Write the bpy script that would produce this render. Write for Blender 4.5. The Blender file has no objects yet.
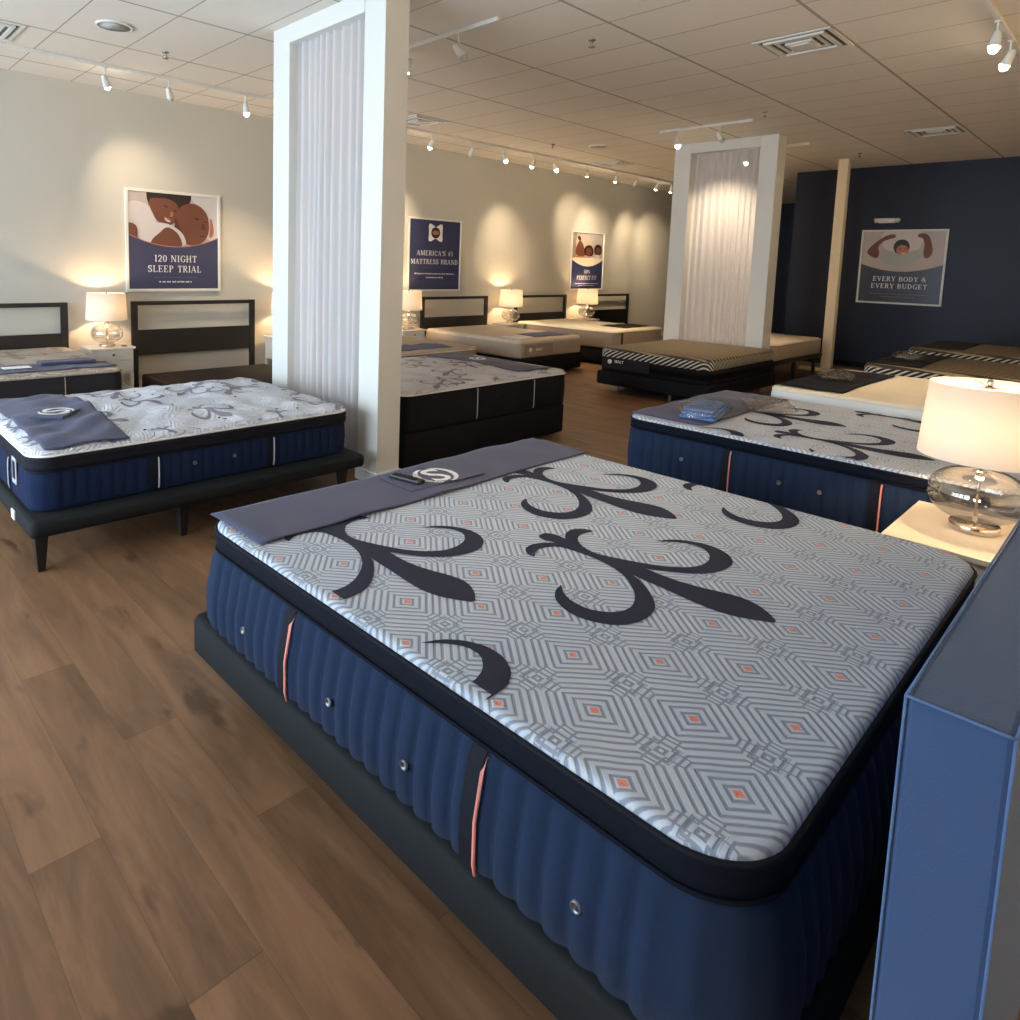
import bpy, math, random
from mathutils import Vector, Matrix
random.seed(7)
S = bpy.context.scene
COL = S.collection
PI = math.pi

# ------------------------------------------------------------------ materials
class NT:
    def __init__(s, name):
        s.mat = bpy.data.materials.new(name); s.mat.use_nodes = True
        s.t = s.mat.node_tree; s.n = s.t.nodes; s.l = s.t.links
        s.b = s.n['Principled BSDF']
    def new(s, k, **kw):
        n = s.n.new(k)
        for a, b in kw.items(): setattr(n, a, b)
        return n
    def setin(s, sock, v):
        if isinstance(v, bpy.types.NodeSocket): s.l.new(v, sock)
        else: sock.default_value = v
    def m(s, op, a, b=None, c=None):
        n = s.new('ShaderNodeMath', operation=op); s.setin(n.inputs[0], a)
        if b is not None: s.setin(n.inputs[1], b)
        if c is not None: s.setin(n.inputs[2], c)
        return n.outputs[0]
    def obj(s):
        if not hasattr(s, '_o'): s._o = s.new('ShaderNodeTexCoord').outputs['Object']
        return s._o
    def xyz(s):
        if not hasattr(s, '_x'):
            n = s.new('ShaderNodeSeparateXYZ'); s.l.new(s.obj(), n.inputs[0]); s._x = n.outputs
        return s._x
    def noise(s, scale, detail=3, rough=.5, vec=None, dist=0.):
        n = s.new('ShaderNodeTexNoise'); n.inputs['Scale'].default_value = scale
        n.inputs['Detail'].default_value = detail; n.inputs['Roughness'].default_value = rough
        n.inputs['Distortion'].default_value = dist
        s.l.new(vec if vec is not None else s.obj(), n.inputs['Vector'])
        return n.outputs[0]
    def mapping(s, scale=(1,1,1), rot=(0,0,0), loc=(0,0,0)):
        n = s.new('ShaderNodeMapping'); s.l.new(s.obj(), n.inputs[0])
        n.inputs['Scale'].default_value = scale; n.inputs['Rotation'].default_value = rot; n.inputs['Location'].default_value = loc
        return n.outputs[0]
    def mix(s, f, a, b):
        n = s.new('ShaderNodeMix', data_type='RGBA'); s.setin(n.inputs[0], f)
        for i, v in ((6, a), (7, b)):
            if isinstance(v, tuple): n.inputs[i].default_value = (*v[:3], 1)
            else: s.l.new(v, n.inputs[i])
        return n.outputs[2]
    def step(s, v, lo, hi):
        n = s.new('ShaderNodeMapRange'); n.interpolation_type = 'SMOOTHSTEP'
        s.setin(n.inputs[0], v); n.inputs[1].default_value = lo; n.inputs[2].default_value = hi
        return n.outputs[0]
    def bump(s, h, strength=.3, dist=.01):
        n = s.new('ShaderNodeBump'); s.l.new(h, n.inputs['Height'])
        n.inputs['Strength'].default_value = strength; n.inputs['Distance'].default_value = dist
        s.l.new(n.outputs[0], s.b.inputs['Normal'])
    def base(s, c):
        if isinstance(c, tuple): s.b.inputs['Base Color'].default_value = (*c[:3], 1)
        else: s.l.new(c, s.b.inputs['Base Color'])
    def p(s, rough=.6, metal=0., sheen=0., spec=.5, **kw):
        s.b.inputs['Roughness'].default_value = rough; s.b.inputs['Metallic'].default_value = metal
        s.b.inputs['Specular IOR Level'].default_value = spec
        if sheen: s.b.inputs['Sheen Weight'].default_value = sheen
        return s
def srgb(r, g, b):
    f = lambda v: (v/255/12.92) if v/255 <= .04045 else ((v/255+.055)/1.055)**2.4
    return (f(r), f(g), f(b))
def plain(name, c, rough=.6, metal=0., noise=None, nstr=.15, var=.0, sheen=0., spec=.5):
    t = NT(name)
    if var:
        f = t.noise(9, 4); t.base(t.mix(f, tuple(v*(1-var) for v in c), tuple(min(1, v*(1+var)) for v in c)))
    else: t.base(c)
    t.p(rough, metal, sheen, spec)
    if noise: t.bump(t.noise(noise, 2), nstr, .002)
    return t.mat
def emit(name, c, s):
    t = NT(name); t.base(c); t.b.inputs['Emission Color'].default_value = (*c, 1); t.b.inputs['Emission Strength'].default_value = s
    return t.mat

M = {}
M['navy'] = plain('navy velour', srgb(29, 43, 68), .9, noise=300, nstr=.35, var=.12, sheen=.04, spec=.15)
M['navy_gusset'] = plain('navy gusset cloth', srgb(11, 15, 28), .8, noise=260, var=.1, spec=.15)
M['navy_dark'] = plain('ink navy knit', srgb(21, 34, 64), .9, noise=260, var=.12, sheen=.03, spec=.12)
M['ink'] = plain('ink cloth', srgb(14, 17, 28), .8, noise=260, spec=.25)
M['black_knit'] = plain('black knit', srgb(20, 20, 24), .85, noise=240, var=.15, spec=.2)
M['charcoal'] = plain('charcoal knit', srgb(40, 38, 40), .85, noise=240, var=.15, spec=.2)
M['base_grey'] = plain('dark grey base cloth', srgb(24, 27, 29), .8, noise=280, var=.1, spec=.25)
M['black_wood'] = plain('black stained wood', srgb(22, 20, 21), .45, noise=60, nstr=.08)
M['brown_cloth'] = plain('brown black base cloth', srgb(40, 33, 30), .8, noise=200, var=.12, spec=.25)
M['slate'] = plain('slate blue cloth', srgb(70, 71, 96), .75, noise=220, nstr=.3, var=.06, sheen=.1, spec=.3)
M['taupe'] = plain('taupe knit', srgb(150, 136, 122), .85, noise=200, var=.08, spec=.25)
M['taupe_top'] = plain('pale taupe top', srgb(196, 182, 166), .85, noise=60, nstr=.4, var=.1, spec=.25)
M['greige'] = plain('greige knit', srgb(168, 154, 138), .85, noise=200, var=.06, spec=.25)
M['cream'] = plain('cream knit', srgb(226, 214, 192), .85, noise=90, nstr=.3, var=.05, spec=.25)
M['white_knit'] = plain('white knit', srgb(228, 228, 226), .85, noise=90, nstr=.3, var=.03, spec=.25)
M['white_paint'] = plain('white satin paint', srgb(220, 219, 213), .42, noise=40, nstr=.03)
M['white_plastic'] = plain('white plastic', srgb(225, 222, 214), .4)
M['black_plastic'] = plain('black plastic', srgb(20, 20, 22), .4)
M['eyelet'] = plain('dull pewter', srgb(120, 122, 126), .4, .8)
M['chrome'] = plain('brushed steel', srgb(190, 188, 184), .25, 1.)
M['base_metal'] = plain('pale champagne metal', srgb(214, 200, 184), .16, 1.)
M['brass'] = plain('warm nickel', srgb(196, 176, 150), .22, 1.)
M['coral'] = plain('coral ribbon', srgb(222, 142, 132), .6)
M['silver_tape'] = plain('silver ribbon', srgb(178, 182, 188), .5)
M['print_blue'] = plain('printed slate blue', srgb(50, 54, 88), .35)
M['print_dark'] = plain('printed charcoal blue', srgb(44, 44, 62), .35)
M['print_white'] = plain('printed white', srgb(240, 240, 240), .5)
M['print_grey'] = plain('printed grey', srgb(120, 122, 140), .5)
M['motif'] = plain('charcoal appliqué', srgb(46, 49, 66), .8, noise=240, nstr=.3, var=.05, spec=.25)
M['motif_grey'] = plain('grey appliqué', srgb(134, 133, 146), .8, noise=200, spec=.25)
M['skin_dark'] = plain('printed brown skin', srgb(112, 66, 50), .5)
M['skin_mid'] = plain('printed tan skin', srgb(172, 110, 84), .5)
M['skin_shade'] = plain('printed deep skin', srgb(84, 46, 34), .5)
M['hair'] = plain('printed dark hair', srgb(38, 24, 22), .5)
M['linen'] = plain('printed linen', srgb(186, 174, 172), .5)
M['linen2'] = plain('printed white linen', srgb(208, 200, 200), .5)
M['shirt'] = plain('printed grey shirt', srgb(168, 172, 172), .5)
M['lip'] = plain('printed rose', srgb(196, 120, 110), .5)
M['ns_top'] = plain('cream laminate', srgb(238, 228, 210), .25, noise=8, nstr=.02, var=.02)
M['post'] = plain('cream painted post', srgb(236, 218, 186), .5)

def mat_wall(name, c, rough=.75):
    t = NT(name); f = t.noise(1.3, 3); t.base(t.mix(f, tuple(v*.97 for v in c), tuple(v*1.03 for v in c)))
    t.p(rough, spec=.3); t.bump(t.noise(120, 3), .08, .002); return t.mat
M['wall'] = mat_wall('warm grey wall paint', srgb(196, 192, 181))
M['wall_blue'] = mat_wall('navy wall paint', srgb(21, 28, 48), .45)
M['wall_back'] = mat_wall('white wall paint', srgb(216, 214, 206))

def mat_floor():
    t = NT('wood plank floor'); x, y, z = t.xyz()
    W, L = .186, 1.55
    col = t.m('FLOOR', t.m('DIVIDE', x, W)); fx = t.m('FRACT', t.m('DIVIDE', x, W))
    off = t.m('FRACT', t.m('MULTIPLY', col, .381)); yy = t.m('ADD', t.m('DIVIDE', y, L), off)
    row = t.m('FLOOR', yy); fy = t.m('FRACT', yy)
    cv = t.new('ShaderNodeCombineXYZ'); t.l.new(col, cv.inputs[0]); t.l.new(row, cv.inputs[1])
    wn = t.new('ShaderNodeTexWhiteNoise', noise_dimensions='2D'); t.l.new(cv.outputs[0], wn.inputs[0]); rnd = wn.outputs[0]
    gv = t.new('ShaderNodeCombineXYZ'); t.l.new(t.m('MULTIPLY', x, 5.), gv.inputs[0]); t.l.new(t.m('MULTIPLY', y, .7), gv.inputs[1]); t.l.new(t.m('MULTIPLY', rnd, 40.), gv.inputs[2])
    g = t.noise(1.6, 6, .62, gv.outputs[0], .6)
    gv2 = t.new('ShaderNodeCombineXYZ'); t.l.new(t.m('MULTIPLY', x, 60.), gv2.inputs[0]); t.l.new(t.m('MULTIPLY', y, 3.), gv2.inputs[1]); t.l.new(rnd, gv2.inputs[2])
    g2 = t.noise(1.5, 4, .6, gv2.outputs[0])
    c1 = t.mix(t.step(g, .25, .8), srgb(106, 78, 56), srgb(156, 118, 88))
    c2 = t.mix(t.m('MULTIPLY', g2, .35), c1, srgb(96, 66, 44))
    kv = t.new('ShaderNodeCombineXYZ'); t.l.new(t.m('MULTIPLY', x, 3.), kv.inputs[0]); t.l.new(t.m('MULTIPLY', y, 1.1), kv.inputs[1]); t.l.new(rnd, kv.inputs[2])
    k = t.noise(2.6, 3, .5, kv.outputs[0]); c2 = t.mix(t.m('MULTIPLY', t.step(k, .62, .74), .7), c2, srgb(66, 44, 30))
    hv = t.new('ShaderNodeHueSaturation'); t.l.new(c2, hv.inputs['Color']); t.l.new(t.m('MULTIPLY_ADD', rnd, .34, .78), hv.inputs['Value'])
    ex = t.m('MINIMUM', fx, t.m('SUBTRACT', 1., fx)); ey = t.m('MINIMUM', fy, t.m('SUBTRACT', 1., fy))
    seam = t.m('MAXIMUM', t.m('LESS_THAN', ex, .006), t.m('LESS_THAN', ey, .0012))
    t.base(t.mix(t.m('MULTIPLY', seam, .35), hv.outputs[0], srgb(52, 36, 26)))
    t.p(.42, spec=.4); t.bump(t.m('SUBTRACT', t.m('MULTIPLY', g2, .15), seam), .25, .002); return t.mat
M['floor'] = mat_floor()

CX0, CY0, TP = 4.21, 2.00, .61
def mat_ceil():
    t = NT('ceiling tile'); x, y, z = t.xyz()
    fx = t.m('FRACT', t.m('DIVIDE', t.m('SUBTRACT', x, CX0-TP*40), TP)); fy = t.m('FRACT', t.m('DIVIDE', t.m('SUBTRACT', y, CY0-TP*40), TP*2))
    ex = t.m('MULTIPLY', t.m('MINIMUM', fx, t.m('SUBTRACT', 1., fx)), TP)
    ey = t.m('MULTIPLY', t.m('MINIMUM', fy, t.m('SUBTRACT', 1., fy)), TP*2)
    bar = t.m('MAXIMUM', t.m('LESS_THAN', ex, .006), t.m('LESS_THAN', ey, .013))
    n = t.noise(60, 4, .7)
    c = t.mix(n, srgb(226, 219, 208), srgb(238, 231, 220))
    t.base(t.mix(bar, c, srgb(172, 164, 152))); t.p(.9, spec=.2)
    t.bump(t.m('SUBTRACT', t.noise(160, 3, .7), t.m('MULTIPLY', bar, 2.)), .25, .004); return t.mat
M['ceil'] = mat_ceil()

def mat_quilt(name, ox, oy, light, dark, su=.1425, sv=.158):
    t = NT(name); x, y, z = t.xyz()
    nz = t.m('MULTIPLY', t.m('SUBTRACT', t.noise(4, 2), .5), .02)
    u = t.m('DIVIDE', t.m('ADD', t.m('SUBTRACT', x, ox), nz), su); v = t.m('DIVIDE', t.m('ADD', t.m('SUBTRACT', y, oy), nz), sv)
    a = t.m('MULTIPLY', t.m('ADD', u, v), .5); b = t.m('MULTIPLY', t.m('SUBTRACT', u, v), .5)
    p = t.m('ABSOLUTE', t.m('WRAP', a, .5, -.5)); q = t.m('ABSOLUTE', t.m('WRAP', b, .5, -.5))
    mx = t.m('MAXIMUM', p, q); sm = t.m('ADD', p, q)
    tt = t.m('MAXIMUM', mx, t.m('SUBTRACT', sm, .27))
    f = t.m('ABSOLUTE', t.m('SUBTRACT', t.m('FRACT', t.m('MULTIPLY_ADD', tt, 11., .1)), .5))
    g1 = t.step(f, .20, .40)
    c = t.m('SUBTRACT', 1., sm)
    f2 = t.m('ABSOLUTE', t.m('SUBTRACT', t.m('FRACT', t.m('MULTIPLY_ADD', c, 9., .5)), .5)); g2 = t.step(f2, .2, .4)
    arm = t.m('MULTIPLY', t.m('LESS_THAN', t.m('ABSOLUTE', t.m('SUBTRACT', t.m('ABSOLUTE', t.m('SUBTRACT', p, q)), .10)), .016), t.m('LESS_THAN', c, .36))
    ind = t.m('LESS_THAN', c, .2)
    g = t.m('ADD', t.m('MULTIPLY', g2, ind), t.m('MULTIPLY', g1, t.m('SUBTRACT', 1., ind)))
    g = t.m('MAXIMUM', g, arm)
    dot = t.m('LESS_THAN', mx, .042)
    fine = t.noise(260, 2)
    lc = t.mix(fine, light, tuple(min(1, v*1.06) for v in light))
    col = t.mix(g, lc, dark); col = t.mix(dot, col, srgb(226, 140, 122)); t.base(col)
    t.p(.8, spec=.3, sheen=.1)
    t.bump(t.m('SUBTRACT', 1., g), .45, .005); return t.mat
M['quilt_main'] = mat_quilt('quilted pale knit', .46, .415, srgb(190, 199, 211), srgb(140, 149, 166))
M['quilt_four'] = mat_quilt('quilted pale knit second', .46, .43, srgb(190, 199, 211), srgb(140, 149, 166))

def mat_puff(name, light, dark, sc=5.):
    t = NT(name)
    w = t.new('ShaderNodeTexVoronoi', feature='DISTANCE_TO_EDGE'); w.inputs['Scale'].default_value = sc*1.3
    t.l.new(t.obj(), w.inputs['Vector'])
    rg = t.m('FRACT', t.m('MULTIPLY', w.outputs['Distance'], 9.))
    g = t.step(t.m('ABSOLUTE', t.m('SUBTRACT', rg, .5)), .36, .49)
    n = t.noise(sc*1.2, 3, .5)
    c = t.mix(n, dark, light); t.base(t.mix(t.m('MULTIPLY', g, .3), c, tuple(v*.7 for v in light)))
    t.p(.85, spec=.25); t.bump(t.m('ADD', t.m('MULTIPLY', g, -.6), t.m('MULTIPLY', n, 1.6)), 1., .02); return t.mat
M['puff_white'] = mat_puff('white puffed knit', srgb(232, 234, 240), srgb(196, 198, 208))
M['puff_grey'] = mat_puff('white grey puffed knit', srgb(236, 234, 236), srgb(184, 182, 188), 4.)
M['puff_taupe'] = mat_puff('taupe puffed knit', srgb(206, 192, 178), srgb(160, 148, 138), 3.5)

def mat_stripe(name, a, b, sx=14., rotz=.7, side=False):
    t = NT(name); w = t.new('ShaderNodeTexWave', wave_type='BANDS', bands_direction='DIAGONAL')
    w.inputs['Scale'].default_value = sx; w.inputs['Distortion'].default_value = 1.6; w.inputs['Detail'].default_value = 1.; w.inputs['Detail Scale'].default_value = .4
    t.l.new(t.mapping(rot=(0, 0, rotz)), w.inputs['Vector'])
    g = t.step(w.outputs['Fac'], .6, .72); t.base(t.mix(g, a, b)); t.p(.75, spec=.3); t.bump(g, .3, .004); return t.mat
M['stripe'] = mat_stripe('black ivory striped knit', srgb(28, 28, 30), srgb(206, 200, 186), 13., .35)
M['zebra_top'] = mat_stripe('brown zigzag knit', srgb(70, 60, 50), srgb(158, 142, 116), 5., .9)

def mat_glass(name, tint=(1, 1, 1), alpha=.12, rough=.03):
    t = NT(name); n = t.n; tr = t.new('ShaderNodeBsdfTransparent'); gl = t.new('ShaderNodeBsdfGlossy')
    tr.inputs[0].default_value = (*tint, 1); gl.inputs['Roughness'].default_value = rough
    lw = t.new('ShaderNodeLayerWeight'); lw.inputs[0].default_value = .35
    f = t.m('ADD', t.m('MULTIPLY', lw.outputs['Facing'], .55), alpha)
    mx = t.new('ShaderNodeMixShader'); t.l.new(f, mx.inputs[0]); t.l.new(tr.outputs[0], mx.inputs[1]); t.l.new(gl.outputs[0], mx.inputs[2])
    t.l.new(mx.outputs[0], n['Material Output'].inputs[0]); return t.mat
M['glass'] = mat_glass('window glass', (.97, .99, 1.), .02)
M['lamp_glass'] = mat_glass('clear lamp glass', (.86, .85, .84), .13, .04)
def mat_film(name, tint, f0=.35):
    t = NT(name); tr = t.new('ShaderNodeBsdfTransparent'); tr.inputs[0].default_value = (*tint, 1)
    gl = t.new('ShaderNodeBsdfPrincipled'); gl.inputs['Base Color'].default_value = (*tint, 1); gl.inputs['Roughness'].default_value = .15
    mx = t.new('ShaderNodeMixShader'); mx.inputs[0].default_value = f0
    t.l.new(tr.outputs[0], mx.inputs[1]); t.l.new(gl.outputs[0], mx.inputs[2]); t.l.new(mx.outputs[0], t.n['Material Output'].inputs[0]); return t.mat
M['film'] = mat_film('clear plastic film', (.86, .82, .77), .28)
def mat_wrap():
    t = NT('crinkled clear plastic'); n = t.n; tr = t.new('ShaderNodeBsdfTransparent'); gl = t.new('ShaderNodeBsdfGlossy'); tr.inputs[0].default_value = (.93, .91, .89, 1)
    gl.inputs['Roughness'].default_value = .12; b = t.new('ShaderNodeBump'); b.inputs['Strength'].default_value = .9; b.inputs['Distance'].default_value = .02
    w = t.noise(16, 3, .6, dist=1.5); r = t.m('ABSOLUTE', t.m('SUBTRACT', w, .5)); t.l.new(r, b.inputs['Height']); t.l.new(b.outputs[0], gl.inputs['Normal'])
    f = t.m('MULTIPLY_ADD', t.m('SUBTRACT', 1., t.step(r, .0, .05)), .3, .14)
    mx = t.new('ShaderNodeMixShader'); t.l.new(f, mx.inputs[0]); t.l.new(tr.outputs[0], mx.inputs[1]); t.l.new(gl.outputs[0], mx.inputs[2]); t.l.new(mx.outputs[0], n['Material Output'].inputs[0]); return t.mat
M['wrap'] = mat_wrap()
M['blue_cloth'] = plain('folded blue cloth', srgb(84, 124, 184), .6, noise=200)
M['film_blue'] = mat_film('blue cloth in plastic', srgb(70, 110, 170), .9)
def mat_sheer():
    t = NT('sheer white voile'); tr = t.new('ShaderNodeBsdfTransparent'); tl = t.new('ShaderNodeBsdfTranslucent'); df = t.new('ShaderNodeBsdfDiffuse')
    tl.inputs[0].default_value = (.86, .84, .85, 1); df.inputs[0].default_value = (.84, .84, .86, 1)
    a = t.new('ShaderNodeMixShader'); a.inputs[0].default_value = .5; t.l.new(df.outputs[0], a.inputs[1]); t.l.new(tl.outputs[0], a.inputs[2])
    b = t.new('ShaderNodeMixShader'); b.inputs[0].default_value = .88; t.l.new(tr.outputs[0], b.inputs[1]); t.l.new(a.outputs[0], b.inputs[2])
    t.l.new(b.outputs[0], t.n['Material Output'].inputs[0]); return t.mat
M['sheer'] = mat_sheer()
def mat_shade():
    t = NT('white linen shade'); tl = t.new('ShaderNodeBsdfTranslucent'); df = t.new('ShaderNodeBsdfDiffuse')
    tl.inputs[0].default_value = (.95, .88, .78, 1); df.inputs[0].default_value = (.9, .88, .85, 1)
    a = t.new('ShaderNodeMixShader'); a.inputs[0].default_value = .5; t.l.new(df.outputs[0], a.inputs[1]); t.l.new(tl.outputs[0], a.inputs[2])
    t.l.new(a.outputs[0], t.n['Material Output'].inputs[0]); return t.mat
M['shade'] = mat_shade()
M['bulb'] = emit('warm bulb', (1., .72, .42), 25.)
M['spot_on'] = emit('lit halogen lens', (1., .84, .6), 45.)
M['spot_off'] = plain('dull lens', srgb(190, 186, 176), .3)

# ------------------------------------------------------------------ mesh tools
class MB:
    def __init__(s): s.v = []; s.f = []; s.mi = []; s.sm = []
    def add(s, vs, fs, mi=0, smooth=False):
        o = len(s.v); s.v += [tuple(v) for v in vs]
        for f in fs: s.f.append([i+o for i in f]); s.mi.append(mi); s.sm.append(smooth)
        return s
    def box(s, x0, y0, z0, x1, y1, z1, mi=0):
        v = [(x, y, z) for z in (z0, z1) for y in (y0, y1) for x in (x0, x1)]
        return s.add(v, [(0,2,3,1), (4,5,7,6), (0,1,5,4), (2,6,7,3), (0,4,6,2), (1,3,7,5)], mi)
    def taper(s, cx, cy, z0, z1, r0, r1, mi=0):
        v = [(cx+r*a, cy+r*b, z) for z, r in ((z0, r0), (z1, r1)) for b in (-1, 1) for a in (-1, 1)]
        return s.add(v, [(0,2,3,1), (4,5,7,6), (0,1,5,4), (2,6,7,3), (0,4,6,2), (1,3,7,5)], mi)
    def lathe(s, prof, n=32, c=(0,0,0), mi=0, axis=None, caps=True):
        vs = []
        R = Vector((0,0,1)).rotation_difference(Vector(axis)).to_matrix() if axis else None
        for r, z in prof:
            for i in range(n):
                a = 2*PI*i/n; p = Vector((r*math.cos(a), r*math.sin(a), z))
                if R: p = R @ p
                vs.append((p.x+c[0], p.y+c[1], p.z+c[2]))
        fs = [(j*n+i, j*n+(i+1) % n, (j+1)*n+(i+1) % n, (j+1)*n+i) for j in range(len(prof)-1) for i in range(n)]
        if caps:
            if prof[0][0] > 1e-6: fs.append(tuple(range(n))[::-1])
            if prof[-1][0] > 1e-6: fs.append(tuple((len(prof)-1)*n+i for i in range(n)))
        return s.add(vs, fs, mi, True)
    def tube(s, pts, r, n=8, mi=0, closed=False):
        pts = [Vector(p) for p in pts]; N = len(pts); vs = []
        for i, p in enumerate(pts):
            a = pts[(i-1) % N] if (closed or i > 0) else p; b = pts[(i+1) % N] if (closed or i < N-1) else p
            d = (b-a).normalized(); up = Vector((0,0,1)) if abs(d.z) < .9 else Vector((1,0,0))
            e = d.cross(up).normalized(); g = e.cross(d)
            for k in range(n):
                t = 2*PI*k/n; vs.append(p+e*r*math.cos(t)+g*r*math.sin(t))
        fs = [(i*n+k, i*n+(k+1) % n, ((i+1) % N)*n+(k+1) % n, ((i+1) % N)*n+k) for i in range(N if closed else N-1) for k in range(n)]
        if not closed: fs += [tuple(range(n))[::-1], tuple((N-1)*n+k for k in range(n))]
        return s.add(vs, fs, mi, True)
    def obj(s, name, mats, parent=None, loc=(0,0,0), bevel=0., smooth=False):
        me = bpy.data.meshes.new(name); me.from_pydata(s.v, [], s.f)
        for m in (mats if isinstance(mats, (list, tuple)) else [mats]): me.materials.append(m)
        me.polygons.foreach_set('material_index', s.mi); me.polygons.foreach_set('use_smooth', [smooth or k for k in s.sm]); me.update()
        o = bpy.data.objects.new(name, me); COL.objects.link(o); o.location = loc
        if parent: o.parent = parent
        if bevel:
            b = o.modifiers.new('bevel', 'BEVEL'); b.width = bevel; b.segments = 2; b.limit_method = 'ANGLE'; b.angle_limit = .7
        return o
def tag(o, label=None, cat=None, group=None, kind=None):
    if label: o['label'] = label
    if cat: o['category'] = cat
    if group: o['group'] = group
    if kind: o['kind'] = kind
    return o
def thing(name, label, cat, loc=(0,0,0), rz=0., group=None):
    o = bpy.data.objects.new(name, None); COL.objects.link(o); o.location = loc; o.rotation_euler = (0, 0, rz); o.empty_display_size = .1
    return tag(o, label, cat, group)
def struct(name, mb, m, **k):
    return tag(mb.obj(name, m, **k), kind='structure')
def copy_tree(o, parent=None):
    c = o.copy(); COL.objects.link(c); c.parent = parent
    for ch in list(o.children): copy_tree(ch, c)
    return c
def box(name, m, b, parent=None, bevel=0., loc=(0,0,0)):
    return MB().box(*b).obj(name, m, parent, loc, bevel)

# ------------------------------------------------------------------ 2D shapes
def poly_raw(pts, zf=lambda x, y: 0.):
    return [(x, y, zf(x, y)) for x, y in pts], [tuple(range(len(pts)))]
def text_raw(s, size=1., width=None):
    cu = bpy.data.curves.new('t', 'FONT'); cu.body = s; cu.size = size; cu.align_x = 'CENTER'; cu.offset = size*.012; cu.resolution_u = 3
    o = bpy.data.objects.new('t', cu); COL.objects.link(o); bpy.context.view_layer.update()
    me = bpy.data.meshes.new_from_object(o)
    v = [tuple(p.co) for p in me.vertices]; f = [tuple(p.vertices) for p in me.polygons]
    bpy.data.objects.remove(o); bpy.data.curves.remove(cu); bpy.data.meshes.remove(me)
    if width:
        xs = [p[0] for p in v]; k = width/(max(xs)-min(xs)); c = (max(xs)+min(xs))/2
        v = [((p[0]-c)*k, p[1], p[2]) for p in v]
    return v, f

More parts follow.
